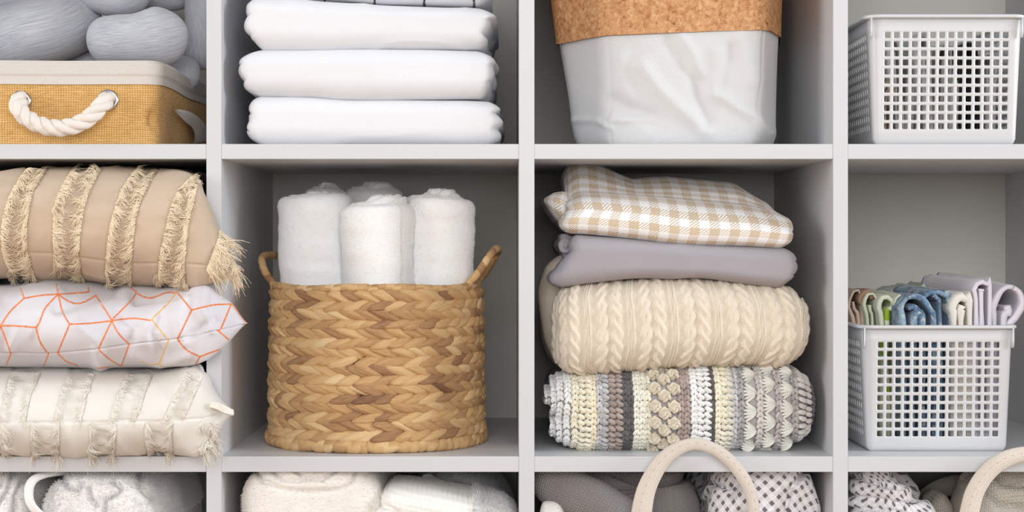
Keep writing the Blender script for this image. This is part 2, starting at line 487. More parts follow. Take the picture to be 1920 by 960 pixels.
# ------------------------------------------------------------------ camera and light
cam = bpy.data.cameras.new('camera'); co = bpy.data.objects.new('camera', cam); COL.objects.link(co)
co.location = (0, -D, ZC); co.rotation_euler = (PI / 2, 0, 0)
cam.sensor_width = 36; cam.lens = S * D / 1920 * 36
cam.shift_x = 10 / 1920; cam.shift_y = -27 / 1920; cam.clip_start = .05
scene.camera = co
w = bpy.data.worlds.new('world'); scene.world = w; w.use_nodes = True
w.node_tree.nodes['Background'].inputs[0].default_value = (.97, .98, 1, 1); w.node_tree.nodes['Background'].inputs[1].default_value = WORLD if 'WORLD' in globals() else .42
def area(name, loc, target, sx, sy, power, color):
    l = bpy.data.lights.new(name, 'AREA'); l.shape = 'RECTANGLE'; l.size = sx; l.size_y = sy; l.energy = power; l.color = color
    o = bpy.data.objects.new(name, l); COL.objects.link(o); o.location = loc
    o.rotation_euler = (Vector(target) - Vector(loc)).to_track_quat('-Z', 'Y').to_euler(); return o
area('fill_light_front', (0.1, -3.3, 1.70), (0, 0, 1.0), 2.2, 1.4, 61, (1, .99, .975))  # soft fill added in front to brighten the shelf, not a known window
area('window_light_right', (3.0, -.75, 1.6), (0, .1, 1.0), .9, 1.2, 62, (.88, .935, 1))
area('window_light_left', (-3.0, -1.3, 1.7), (0, .1, 1.0), 1.7, 1.6, 46, (1, .975, .95))
vs = scene.view_settings; vs.view_transform = 'Standard'; vs.look = 'None'; vs.gamma = 1; vs.exposure = 0; vs.use_curve_mapping = False
# ================================================================== objects
F1, F2, F3 = ZF[0], ZF[1], ZF[2]      # floor heights of the three visible rows

# ------------------------------------------------------------------ woven water-hyacinth basket, middle row
def seagrass_mat(name, c0, c1, c2, cd):
    t = NT(name); uvv, u, v = t.uv()
    a = t.n('ShaderNodeAttribute', _attribute_name='tone')
    streak = t.noise(1, 4, vec=uvv, stretch=(70, 2400, 1), rough=.7)
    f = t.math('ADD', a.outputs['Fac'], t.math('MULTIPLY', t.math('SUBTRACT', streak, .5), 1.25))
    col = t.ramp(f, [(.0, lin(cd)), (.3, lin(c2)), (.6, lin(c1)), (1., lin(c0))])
    t.set(col, .62, .05, .35); t.bump(streak, .0010, .8); return t.m
M_grass = seagrass_mat('dried_hyacinth', (236, 204, 156), (214, 172, 118), (168, 126, 90), (98, 66, 44))
M_liner = m_paint('gap_shade_liner', (96, 66, 40), .9)  # dark brown puts the shade of the gaps between strands into the colour
BX, BY = X(708, .15), .152
BZ0 = F2; BH = .187
def bperim(a, b, n=2.35, m=720):
    th = np.linspace(0, 2 * PI, m, endpoint=False) - PI / 2
    c, s = np.cos(th), np.sin(th)
    p = np.stack([a * np.sign(c) * np.abs(c) ** (2 / n), b * np.sign(s) * np.abs(s) ** (2 / n)], 1)
    return p
_bp = resample(np.c_[bperim(1, 1), np.zeros(720)][:, :3], 720, closed=True)[:, :2]
_bs = np.linspace(0, 1, 721)
def on_basket(s, z, out):
    """s: fraction round the perimeter, z height above the base"""
    s = np.mod(s, 1.0); x = np.interp(s, _bs, np.append(_bp[:, 0], _bp[0, 0])); y = np.interp(s, _bs, np.append(_bp[:, 1], _bp[0, 1]))
    e = 1e-3
    x2 = np.interp(np.mod(s + e, 1), _bs, np.append(_bp[:, 0], _bp[0, 0])); y2 = np.interp(np.mod(s + e, 1), _bs, np.append(_bp[:, 1], _bp[0, 1]))
    tx, ty = x2 - x, y2 - y; l = np.hypot(tx, ty) + 1e-12; nx, ny = ty / l, -tx / l
    A = .1275 - .003 * (z / BH) + .0005 * np.exp(-(z / .02) ** 2); B = A * .985
    return np.stack([BX + x * A + nx * out, BY + y * B + ny * out, BZ0 + z], -1)
PER = 2 * PI * .128 * 1.04
basket = thing('woven_basket', (BX, BY, BZ0), 'round woven seagrass basket with two loop handles holding the rolled towels', 'basket')
rng = np.random.default_rng(4)
parts = []
NR = 16; ROWH = (BH - .017) / NR
for r in range(NR):
    zc = .014 + ROWH * (r + .5); sgn = 1 if r % 2 == 0 else -1
    pos = 0.0
    k = 0
    while pos < PER - .008:
        pitch = .0178 * rng.uniform(.8, 1.25)
        L = pitch * rng.uniform(1.9, 2.3); Wd = ROWH * rng.uniform(.56, .67); th = .0068 * rng.uniform(.85, 1.15)
        tilt = math.radians(rng.uniform(13, 21)) * sgn
        a = np.linspace(-1, 1, 15)[:, None] * np.ones((1, 9)); b = np.linspace(-1, 1, 9)[None, :] * np.ones((15, 1))
        wa = np.maximum(1 - np.abs(a) ** 2.3, 0) ** .62 * (1 + .12 * a)
        ds = a * L / 2; dz = b * Wd * wa
        out = th * np.sqrt(np.maximum(1 - b * b, 0)) * (np.maximum(1 - np.abs(a) ** 2.6, 0)) ** .5 - .0022 * a - .0016
        out = out + .0007 * np.sin(b * rng.uniform(3, 6) + rng.uniform(0, 6) + a * rng.uniform(1, 3)) * wa
        bow = sgn * .0016 * (a * a - .4)
        s_ = ds * math.cos(tilt) - (dz + bow) * math.sin(tilt); z_ = ds * math.sin(tilt) + (dz + bow) * math.cos(tilt)
        jz = rng.uniform(-.0007, .0007)
        V = on_basket(((pos + s_) / PER).ravel(), np.clip((zc + z_ + jz), .004, BH + .004).ravel(), out.ravel())
        i, j = np.meshgrid(np.arange(14), np.arange(8), indexing='ij')
        F = np.stack([i * 9 + j, (i + 1) * 9 + j, (i + 1) * 9 + j + 1, i * 9 + j + 1], -1).reshape(-1, 4)
        uv = np.stack([(ds + rng.uniform(0, 9)).ravel(), (b * Wd + rng.uniform(0, 9)).ravel()], 1)
        tone = np.clip(rng.normal(.62, .17), .12, 1.0)
        if rng.random() < .10: tone = rng.uniform(.22, .38)
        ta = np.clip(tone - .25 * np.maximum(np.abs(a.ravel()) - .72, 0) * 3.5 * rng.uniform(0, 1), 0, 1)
        parts.append((V, [F], uv, ta)); pos += pitch; k += 1
V, F, uv, tone = mergel(parts)
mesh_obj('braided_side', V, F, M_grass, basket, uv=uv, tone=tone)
# inner wall and bottom
s = np.linspace(0, 1, 97)[:-1]; rings = []
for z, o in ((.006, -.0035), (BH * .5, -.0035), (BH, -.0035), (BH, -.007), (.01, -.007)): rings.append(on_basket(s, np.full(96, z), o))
V = np.concatenate(rings + [np.array([[BX, BY, BZ0 + .01]]), np.array([[BX, BY, BZ0 + .006]])]); Fq = []
for r in range(4):
    for j in range(96): Fq.append((r * 96 + j, r * 96 + (j + 1) % 96, (r + 1) * 96 + (j + 1) % 96, (r + 1) * 96 + j))
Ft = [(4 * 96 + j, 4 * 96 + (j + 1) % 96, 480) for j in range(96)] + [((j + 1) % 96, j, 481) for j in range(96)]
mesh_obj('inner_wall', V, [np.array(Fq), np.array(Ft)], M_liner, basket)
def wrapped(path, r, pitch, depth, seed, closed=False, m=14, bulge=.0, flat=1.):
    """core wrapped with leaf strips, each turn a soft ridge"""
    rg = np.random.default_rng(seed); n = len(path)
    sl = np.concatenate([[0], np.cumsum(np.linalg.norm(np.diff(path, axis=0), axis=1))])
    nt = int(sl[-1] / pitch) + 3; edges = np.cumsum(rg.uniform(.6, 1.4, nt)) * pitch; tones = np.clip(rg.normal(.62, .15, nt + 1), .15, 1)
    R = np.zeros((n, m)); T = np.zeros((n, m))
    for j in range(m):
        ss = sl + j / m * pitch * .9; k = np.searchsorted(edges, ss); lo = np.where(k > 0, edges[np.maximum(k - 1, 0)], 0); hi = edges[np.minimum(k, nt - 1)]
        f = np.clip((ss - lo) / np.maximum(hi - lo, 1e-6), 0, 1)
        R[:, j] = r * (1 - depth + depth * np.sin(np.clip(f, 0, 1) * PI) ** .5 * (1 + .3 * f) + bulge * vn(np.stack([ss * 60, np.full(n, j * .4), np.zeros(n)], 1), seed)); T[:, j] = tones[k]
    V, F, uv = tube(path, R, m, closed=closed, flat=flat)
    tt = T.ravel()
    if len(V) > len(tt): tt = np.append(tt, [tt[0], tt[-1]])
    return V, F, uv[:, ::-1], tt
s = np.linspace(0, 1, 900, endpoint=False)
V, F, uv, tn = wrapped(on_basket(s, np.full(900, .0075), -.0005 + .0 * s), .0082, .0135, .22, 5, closed=True, bulge=.2)
V[:, 2] = np.maximum(V[:, 2], BZ0); mesh_obj('base_coil', V, F, M_grass, basket, uv=uv, tone=tn)
V, F, uv, tn = wrapped(on_basket(s, BH + .001 + .0012 * np.sin(s * 40), -.002), .0046, .010, .12, 6, closed=True)
mesh_obj('rim', V, F, M_grass, basket, uv=uv, tone=tn)
zr = BZ0 + BH
def handle(side, seed, out, up, fa, ra):
    # fa, ra: where the loop springs from the rim, front and rear
    lo = [np.array([BX + side * a[0], BY + a[1], zr]) for a in (fa, ra)]; d_ = lo[1] - lo[0]; o_ = np.array([side, 0, 0.])
    pts = [lo[0] + [0, 0, -.012], lo[0] + [0, 0, .003]] + [lo[0] + d_ * f + o_ * out * h + np.array([0, 0, up * h]) for f, h in ((.02, .35), (.08, .70), (.22, .95), (.5, 1.0), (.78, .93), (.92, .68), (.98, .33))] + [lo[1] + [0, 0, .003], lo[1] + [0, 0, -.012]]
    V, F, uv, tn = wrapped(resample(pts, 220), .0046, .009, .14, seed)
    mesh_obj('handle', V, F, M_grass, basket, uv=uv, tone=tn)
handle(-1, 7, .024, .038, (.123, -.030), (.096, .080)); handle(1, 8, .030, .046, (.112, -.056), (.121, .036))
# wrapped joins where the handles meet the rim
# ------------------------------------------------------------------ rolled towels in the basket
def rolled_towel(name, cx, cy, R, ztop, zbot, seed, mat, label, rise=.008, group=None, lean=(0, 0), turns=4.2, squash=1.0, nfuzz=5500, nub=(.2, -.1), tilt=0., flare=.06):
    nth, nr = 128, 46; H = ztop - zbot
    rgn = np.random.default_rng(seed); ph = rgn.uniform(0, 2 * PI)
    ps = rgn.uniform(0, 9)
    # profile: bottom edge -> side -> shoulder -> top towards the centre
    prof = []
    for k in range(70): prof.append((1.0, k / 69 * (H - .014)))
    for k in range(1, 12): a = k / 11 * PI / 2 * .9; prof.append((1 - .010 / R * (1 - math.cos(a)), H - .014 + .012 * math.sin(a)))
    r0 = prof[-1][0]; h0 = prof[-1][1]
    for k in range(1, nr): prof.append((r0 * (1 - k / nr), None))
    prof = [(a, b) for a, b in prof]
    th = np.arange(nth) / nth * 2 * PI; V = []
    for rr, h in prof:
        if h is None:
            f = rr * turns + (th + ph) / (2 * PI); g = f % 1.0
            groove = -(1 - np.sin(g * PI) ** .5) * .006
            bx_ = rr * np.cos(th) - nub[0]; by_ = rr * np.sin(th) - nub[1]; dn = np.hypot(bx_, by_ * .8) + .08 * np.sin(3 * th + seed)
            e_ = np.clip((.56 - dn) / .20, 0, 1)
            hh = h0 + .001 + groove + rise * np.clip(1 - rr, 0, 1) * .5 + rise * .85 * e_ * e_ * (3 - 2 * e_) + tilt * R * rr * np.cos(th)
        else: hh = h + tilt * R * np.cos(th) * (h / H) ** 3
        step = .0012 * (((th + ph) % (2 * PI)) / (2 * PI)) if rr > .9 else 0
        fl = 1 - flare * (1 - np.clip(hh / H, 0, 1)) ** 1.5 * np.clip((hh) / .01, 0, 1) - flare * .3
        x = (rr * R + step) * np.cos(th) * squash * fl; y = (rr * R + step) * np.sin(th) * fl
        V.append(np.stack([cx + x + lean[0] * hh, cy + y + lean[1] * hh, zbot + hh], 1))
    V = np.concatenate(V); n = len(prof)
    Vc = V[-nth:].mean(0); V = np.vstack([V, Vc, [cx, cy, zbot]])
    i, j = np.meshgrid(np.arange(n - 1), np.arange(nth), indexing='ij'); j2 = (j + 1) % nth
    F = np.stack([i * nth + j, i * nth + j2, (i + 1) * nth + j2, (i + 1) * nth + j], -1).reshape(-1, 4)
    jj = np.arange(nth); T = np.concatenate([np.stack([(n - 1) * nth + jj, (n - 1) * nth + (jj + 1) % nth, np.full(nth, n * nth)], 1), np.stack([(jj + 1) % nth, jj, np.full(nth, n * nth + 1)], 1)])
    N = normals(V, [F, T]); Q = V + seed * 3.1
    up = np.clip((V[:, 2] - zbot) / .05, 0, 1)
    disp = (.0022 * fbm(Q, (14, 14, 26), 2, seed) + .0012 * ridged(Q, (10, 10, 60), seed + 3) + .00045 * vn(Q * 420, seed)) * up
    V = V + N * disp[:, None]
    ang = np.arctan2(V[:, 1] - cy, V[:, 0] - cx)
    o = mesh_obj(name, V, [F, T], mat, None, uv=np.stack([ang * R, V[:, 2]], 1), base=(cx, cy, zbot))
    tag(o, label, 'towel', 'rolled towels in the woven basket')
    Vf, Ff = fuzz(V, F, nfuzz, .0011, .00020, seed, keep=lambda p, n: (n[:, 1] < .3) & (p[:, 2] > zr - .02), clump=.8, droop=.2)
    ff = mesh_obj('terry_pile', Vf, Ff, M_fib_w, o); tag(ff, kind='stuff')
    return o
M_fib_w = m_fibre('white_pile', (250, 249, 250))
M_towel = m_terry('white_terry', (250, 250, 250), 900, .0010)
M_towel_rib = m_terry('white_ribbed_terry', (249, 250, 252), 900, .0010, ribs=.0032)
zb = BZ0 + .012
rolled_towel('rolled_towel', X(708, .082), .087, .0435, Z(381, .08), zb, 11, M_towel, 'white rolled terry towel at the front centre of the woven basket', rise=.009, nub=(.28, -.15), tilt=.05)
rolled_towel('rolled_towel', X(604, .115), .124, .0450, Z(363, .10), zb, 12, M_towel_rib, 'white rolled towel with diagonal ribs at the left front of the woven basket', rise=.0035, lean=(-.03, 0), tilt=.06, nub=(.1, .3))
rolled_towel('rolled_towel', X(814, .115), .124, .0425, Z(368, .10), zb, 13, M_towel, 'white rolled towel with raised core at the right of the woven basket', rise=.009, lean=(.02, 0), nub=(.1, .1), tilt=-.04)
rolled_towel('rolled_towel', X(700, .22), .224, .036, Z(352, .20), zb, 14, M_towel, 'white rolled towel at the back centre, peeking above the front roll', rise=.006, nfuzz=4000)
rolled_towel('rolled_towel', X(611, .215), .212, .0265, Z(352, .20), zb, 15, M_towel, 'white rolled towel behind the left front roll, only its top showing', rise=.006, nfuzz=3000)

# ------------------------------------------------------------------ white sheets, top row second column
M_sheet = m_weave('white_percale', (238, 239, 243), .0011, .00018)
def cloth_wr(seed, amp=.0022, f=(5, 9, 16), rid=.0012, rf=(9, 9, 26)):
    def g(V, q):
        Q = V + seed * 1.7
        warp = Q + .02 * np.stack([vn(Q * 9, seed), vn(Q * 9, seed + 1), vn(Q * 9, seed + 2)], 1)
        return amp * fbm(warp, f, 2, seed) + rid * np.maximum(ridged(warp, rf, seed + 4), 0) ** 2
    return g
def layered_ends(amp, layers, seed, ends=(1, 1), w=.10):
    def s(V, q):
        e = np.clip((np.abs(q[:, 0]) - (1 - w)) / w, 0, 1) * np.where(q[:, 0] > 0, ends[1], ends[0])
        ph = (q[:, 2] + 1) / 2 * layers
        d = np.abs(np.sin(ph * PI + .6 * vn(V * 20, seed))) ** .5
        V = V.copy(); V[:, 0] += np.sign(q[:, 0]) * e * (d - .6) * amp * (.6 + .8 * np.abs(vn(V * np.array([1, 12, 30]), seed + 1)))
        return V
    return s
GR_SHEET = 'folded sheets stacked on the top shelf'
def folded_sheet(name, label, cat, group, mat, top, bot, left, right, yf, yb, seed, floor=None, rr=.025, layers=3, amp=.008, wr=None, parent=None, res=.0028, color=None, extra=None, yref=None, rx=.011, rz=.8, ends=(1, 1)):
    hz = (np.mean([b for _, b in bot]) - np.mean([b for _, b in top])) / S / 2
    le = layered_ends(amp, layers, seed, ends)
    sh = (lambda V, q: extra(le(V, q), q)) if extra else le
    V, F, uv, q, ids = slab(top, bot, left, right, yf, yb, yref=yref, res=res, r=(rx, rr, hz * rz), shape=sh, wrinkle=wr or cloth_wr(seed), floor=floor)
    col = color(V, uv, F) if color else None
    o = mesh_obj(name, V, F, mat, parent, uv=uv, color=col)
    if label: tag(o, label, cat, group)
    o_geo[name + (label or '')] = (V, F, uv)
    return o
o_geo = {}
folded_sheet('folded_sheet', 'plain white folded sheet at the bottom of the stack, resting on the shelf', 'bed sheet', GR_SHEET, M_sheet,
    [(466, 181), (560, 181), (650, 187), (760, 186), (860, 186), (940, 190)], [(466, 273), (940, 273)],
    [(180, 474), (200, 468), (215, 468), (226, 471), (243, 463), (256, 470), (273, 486)], [(188, 930), (205, 940), (214, 935), (230, 941), (244, 934), (258, 938), (273, 928)], .012, .33, 21, floor=F1, amp=.006)
folded_sheet('folded_sheet', 'plain white folded sheet in the middle of the stack, sticking out furthest left', 'bed sheet', GR_SHEET, M_sheet,
    [(449, 94), (560, 94), (700, 92), (800, 91), (931, 93)], [(449, 182), (560, 182), (650, 188), (760, 187), (931, 187)],
    [(92, 480), (104, 460), (118, 449), (132, 450), (150, 455), (165, 457), (184, 474)], [(92, 908), (104, 926), (117, 931), (130, 927), (150, 926), (170, 918), (188, 916)], .008, .33, 22, amp=.006)
folded_sheet('folded_sheet', 'plain white folded sheet at the top of the white stack, under the lined one', 'bed sheet', GR_SHEET, M_sheet,
    [(463, -6), (540, -3), (600, 2), (700, 6), (830, 10), (932, 13)], [(463, 93), (600, 95), (700, 93), (932, 93)],
    [(-6, 468), (20, 466), (50, 464), (65, 468), (78, 480), (94, 485)], [(12, 912), (22, 926), (32, 932), (46, 920), (60, 914), (75, 915), (94, 916)], .010, .33, 23, amp=.006)
def lined(V, uv, F):
    pp = to_px(V); c = np.tile(np.array(lin((226, 227, 234))), (len(V), 1))
    d = np.abs(((pp[:, 0] - 702 + 46.5) % 93.5) - 46.5); hz = np.abs(((V[:, 2] * 1000 + 14) % 56) - 28)
    k = (d < 2.3) | (hz < 1.2)
    c[k] = lin((28, 30, 44)); return c
folded_sheet('patterned_sheet', 'white folded sheet with thin black lines, on top of the white sheet stack', 'bed sheet', GR_SHEET, m_dye('lined_cotton', .0002),
    [(640, -90), (915, -86)], [(600, -3), (650, 0), (720, 6), (830, 9), (918, 11)], [(-90, 470), (0, 470)], [(-86, 905), (-40, 915), (-10, 919), (11, 912)], .016, .31, 24, color=lined, res=.0012, amp=.004)

# ------------------------------------------------------------------ stack in the third column, middle row
# crochet blanket: soft core and yarn stitches laid over it
CT = [(1022, 706), (1100, 702), (1180, 699), (1300, 690), (1400, 687), (1505, 685), (1536, 690)]
CB = [(1022, 848), (1536, 848)]
CLft = [(690, 1044), (720, 1024), (745, 1024), (770, 1034), (786, 1044), (800, 1036), (820, 1032), (848, 1060)]
CRgt = [(685, 1500), (705, 1518), (730, 1530), (760, 1530), (800, 1526), (825, 1512), (848, 1494)]
V, F, uv, q, ids = slab(CT, CB, CLft, CRgt, .028, .33, yref=.045, res=.004, r=(.03, .045, .043), floor=F2, wrinkle=lambda V, q: .0025 * fbm(V, (7, 7, 9), 2, 31) - .003)
M_cro_in = m_weave('greige_backing', (206, 199, 200), .0012, .0003)
cro = thing('crochet_blanket', (X(1278, .1), .17, F2), 'chunky crochet blanket in cream, grey and brown stripes at the bottom of the stack', 'blanket', 'bedding stacked in the third column')
core = mesh_obj('lining', V, F, M_cro_in, cro, uv=uv)
BV = bvh_of(V, F)
def yarn_mat():
    t = NT('plied_yarn'); uvv, u, v = t.uv(); a = t.n('ShaderNodeAttribute', _attribute_name='dye')
    w = t.math('SINE', t.math('MULTIPLY', t.math('ADD', u, t.math('MULTIPLY', v, .35)), 2 * PI / .0024))
    h = t.math('ADD', w, t.math('MULTIPLY', t.noise(900, 3), 1.6)); t.set(a.outputs['Color'], .95, .3, .15); t.bump(h, .0004, .6); return t.m
M_yarn = yarn_mat()
rng = np.random.default_rng(77)
stv = []; col = []
# section profile round the front of the blanket, marched as fraction 0..1 from underneath to the top back
def section_points(pxx, n):
    """surface points front side at this column, spaced evenly by arc"""
    xw = X(pxx, .04); pts = []
    yc, zc = .10, (Z(690, .045) + F2) / 2
    for k in range(140):
        a = -1.75 + 3.6 * k / 139
        d = Vector((0, -math.cos(a), math.sin(a)))
        org = Vector((xw, yc, zc)); loc, nn, i, dist = BV.ray_cast(org + d * .25, -d)
        if loc is not None and abs(loc.z - zc) < .08:
            if nn.dot(d) < 0: nn = -nn
            pts.append((*loc, *nn))
    pts = np.array(pts)
    if len(pts) < 8: return None
    s = np.concatenate([[0], np.cumsum(np.linalg.norm(np.diff(pts[:, :3], axis=0), axis=1))])
    t = np.arange(0, s[-1], n)
    return np.stack([np.interp(t, s, pts[:, k]) for k in range(6)], 1)
def stitch(p, n, dx, dz, length, r, c, bow=.35, lift=.0015):
    r = r * 1.12
    """one yarn loop: short curved tube lying on the surface; dx,dz = direction in (x, along-section) space"""
    n = n / np.linalg.norm(n); ex = np.array([1., 0, 0]); ex = ex - n * (ex @ n); ex /= np.linalg.norm(ex); ey = np.cross(n, ex)
    if ey[2] < 0 and abs(ey[2]) > .05: ey = -ey
    d = ex * dx + ey * dz; d /= np.linalg.norm(d); e = np.cross(n, d)
    t = np.linspace(-1, 1, 7)[:, None]
    path = p + d * t * length / 2 + n * (lift + r * .5 + length * .16 * (1 - t ** 2)) + e * bow * r * (t ** 2)
    rad = r * np.sqrt(np.maximum(1 - np.abs(t[:, 0]) ** 3.2, .04))
    V, F, uv = tube(path, rad, 7)
    stv.append((V, F, uv + rng.uniform(0, 1))); j_ = .24 if max(c) < 210 else .08; cc_ = np.array(lin(c)) * rng.uniform(1 - j_, 1 + j_ * .8)
    col.append(np.tile(np.clip(cc_, 0, 1), (len(V), 1)))
WHT, CRM, CR2 = (253, 252, 250), (251, 244, 222), (247, 234, 206)
GRY, DGR, MAU, TAU, GRE = (204, 203, 203), (100, 97, 97), (178, 161, 153), (226, 215, 198), (216, 210, 206)
bands = [(1034, 'v', WHT), (1044, 'v', WHT), (1054, 'v', WHT), (1066, 'v', WHT), (1078, 'v', CRM), (1090, 'h', CRM), (1102, 'h', CRM), (1112, 'v', CR2), (1123, 'v', GRY), (1134, 'h', GRY),
         (1147, 'h', MAU), (1160, 'h', MAU), (1171, 'v', DGR), (1181, 'v', DGR), (1192, 'v', (240, 238, 224)), (1203, 'v', (240, 238, 224)), (1212, 'v', (236, 232, 214)),
         (1275, 'v', MAU), (1286, 'v', MAU), (1300, 'v', WHT), (1312, 'h', WHT), (1325, 'h', WHT), (1333, 'v', DGR), (1344, 'v', CRM), (1356, 'h', CRM), (1366, 'h', (236, 232, 216)), (1376, 'v', GRY), (1387, 'v', (172, 170, 171)),
         (1423, 'v', GRE), (1458, 'v', (196, 186, 186)), (1487, 'v', (176, 170, 168)), (1497, 'H', GRE), (1508, 'H', GRE), (1518, 'v', DGR), (1525, 'v', (140, 124, 118)), (1529, 'v', (140, 124, 118))]
for px_, kind, c in bands:
    pitch = {'v': .0062, 'h': .0066, 'H': .0068}[kind]
    pts = section_points(px_, pitch)
    if pts is None: continue
    for k, s6 in enumerate(pts):
        p, n = s6[:3] + rng.normal(0, .0003, 3), s6[3:]
        if n[1] > .75 and s6[2] > Z(700, .04): continue
        if kind == 'v':
            stitch(p - np.array([.0017, 0, 0]), n, .45, 1, .0088, .0021, c); stitch(p + np.array([.0017, 0, 0]), n, -.45, 1, .0088, .0021, c, bow=-.35)
        elif kind == 'h':
            stitch(p, n, 1, -.45 + .1 * rng.normal(), .0105, .0023, c, lift=.0025); stitch(p + np.array([.001, 0, -.002]), n, 1, .3, .008, .0019, c)
        else:
            stitch(p, n, 1, -.25 + .1 * rng.normal(), .0125, .0027, c, lift=.003)
# openwork clusters
def clusters(px_, c, pitch, phase, size, fan):
    pts = section_points(px_, .001)
    if pts is None: return
    k = int(phase * pitch / .001)
    while k < len(pts):
        p, n = pts[k, :3], pts[k, 3:]
        if not (n[1] > .7 and p[2] > Z(700, .04)):
            for f in np.linspace(-1, 1, 6):
                if fan: stitch(p + np.array([size * (-.1 + .1 * abs(f)), 0, f * size * .42]), n, 1, -f * .75 * fan, size * 1.15, .00155, c, bow=.2, lift=.002 + .0012 * (1 - abs(f)))
                else:
                    a = (f + 1) * PI / 2.4; stitch(p + np.array([size * .32 * math.cos(2 * a), 0, size * .3 * math.sin(2 * a)]), n, -math.sin(a * 2 + .6), math.cos(a * 2), size * .75, .0021, c, bow=.5, lift=.003)
            if not fan:
                for f in (-.35, .1, .5): stitch(p + np.array([f * .003, 0, f * .006]), n, 1, .5 - f, size * .6, .0022, c, lift=.0042)
        k += int(pitch / .001)
for px_, ph in ((1226, .15), (1244, .65), (1262, .1)): clusters(px_, (222, 211, 190), .0185, ph, .0150, 0)
for px_, ph in ((1405, .1), (1441, .55), (1474, .15)): clusters(px_, (240, 239, 230), .0205, ph, .0150, 1)
stA, stF, stU, _ = mergel(stv)
mesh_obj('yarn_stitches', stA, stF, M_yarn, cro, uv=stU, color=np.concatenate(col))

# cable knit blanket
def cable_h(u, v):
    Pp = .0497; t = np.mod(u + .004, Pp)
    h = np.zeros_like(u)
    def rope(c, w, per, dirn, amp):
        x = (t - c) / w; m = np.abs(x) < 1; ph = 2 * PI * v / per
        out = np.zeros_like(u)
        for k in (0, PI):
            cen = .52 * np.sin(ph + k) * dirn; z = .72 + .28 * np.cos(ph + k)
            d = np.clip(1 - ((x - cen) / .52) ** 2, 0, 1) ** .36 * z
            out = np.maximum(out, d)
        return np.where(m, out * amp, 0)
    h += rope(.0118, .0066, .043, 1, .0030) + rope(.0285, .0066, .039, -1, .0034)
    for c in (.0418, .0446, .0474): h += .0019 * np.clip(1 - ((t - c) / .0013) ** 2, 0, 1)
    purl = (h < .0002)
    h += purl * .0005 * np.sin(v * 2 * PI / .0034) * np.sin(u * 2 * PI / .0042)
    return h
KT = [(1010, 548), (1060, 532), (1160, 526), (1240, 521), (1350, 525), (1480, 536), (1520, 548)]
KB = [(1022, 702), (1080, 706), (1200, 696), (1300, 690), (1400, 686), (1480, 692), (1520, 694)]
V, F, uv, q, ids = slab(KT, KB, [(524, 1052), (560, 1036), (620, 1037), (680, 1036), (706, 1060)], [(524, 1490), (548, 1508), (580, 1518), (620, 1518), (650, 1512), (680, 1498), (700, 1480)],
    .022, .32, yref=.04, res=(.0011, .003, .0011), r=(.02, .042, .045), wrinkle=lambda V, q: .002 * fbm(V, (6, 6, 8), 2, 41))
N = normals(V, F); uvv_ = np.zeros((len(V), 2)); uvv_[F.reshape(-1)] = uv
V = V + N * (cable_h(uvv_[:, 0] + .0015 * np.sin(uvv_[:, 1] * 30), uvv_[:, 1]) * (q[:, 1] < .2))[:, None]
M_cable = m_knit('cream_cable_knit', (255, 241, 220), .0026, .0022, .0009)
cab = mesh_obj('knitted_blanket', V, F, M_cable, uv=uv); tag(cab, 'cream cable-knit blanket folded between the crochet blanket and the grey sheet', 'blanket', 'bedding stacked in the third column')
V, F, uv, q, ids = slab([(1012, 500), (1030, 482), (1060, 478)], [(1012, 690), (1070, 700)], [(478, 1034), (510, 1016), (560, 1011), (620, 1016), (660, 1024), (700, 1040)], [(478, 1075), (700, 1078)], .085, .31, yref=.11, res=.003, r=(.022, .035, .04), wrinkle=lambda V, q: .004 * fbm(V, (14, 14, 9), 2, 43))
mesh_obj('rear_fold', V, F, M_cable, cab, uv=uv)
# grey sheet
M_gsheet = m_weave('grey_sateen', (176, 171, 177), .0011, .00025)
g = folded_sheet('folded_sheet', 'plain grey folded sheet between the gingham bedding and cream knit', 'bed sheet', 'bedding stacked in the third column', M_gsheet,
    [(1030, 440), (1068, 440), (1120, 444), (1300, 460), (1493, 468)], [(1028, 541), (1060, 537), (1100, 531), (1200, 522), (1300, 521), (1400, 531), (1493, 541)],
    [(436, 1066), (470, 1070), (486, 1062), (500, 1050), (514, 1037), (528, 1030), (541, 1040)], [(462, 1478), (478, 1489), (495, 1493), (515, 1489), (528, 1478), (541, 1474)], .020, .31, 51, amp=.003, rx=.012, wr=cloth_wr(51, .0028, (4, 8, 10), .0016, (5, 9, 18)))
# rolled end of the grey sheet seen at the left
V, F, uv, q, ids = slab([(1044, 446), (1056, 438), (1080, 438)], [(1044, 474), (1058, 482), (1080, 484)], [(436, 1050), (460, 1044), (484, 1050)], [(436, 1082), (484, 1082)], .062, .30, yref=.075, res=.002, r=(.018, .012, .013),
    wrinkle=lambda V, q: .0022 * np.sin(np.hypot((V[:, 0] - X(1060, .08)), V[:, 2] - Z(461, .08)) * 2 * PI / .0055) * (q[:, 1] < 0))
mesh_obj('rolled_edge', V, F, M_gsheet, g, uv=uv)
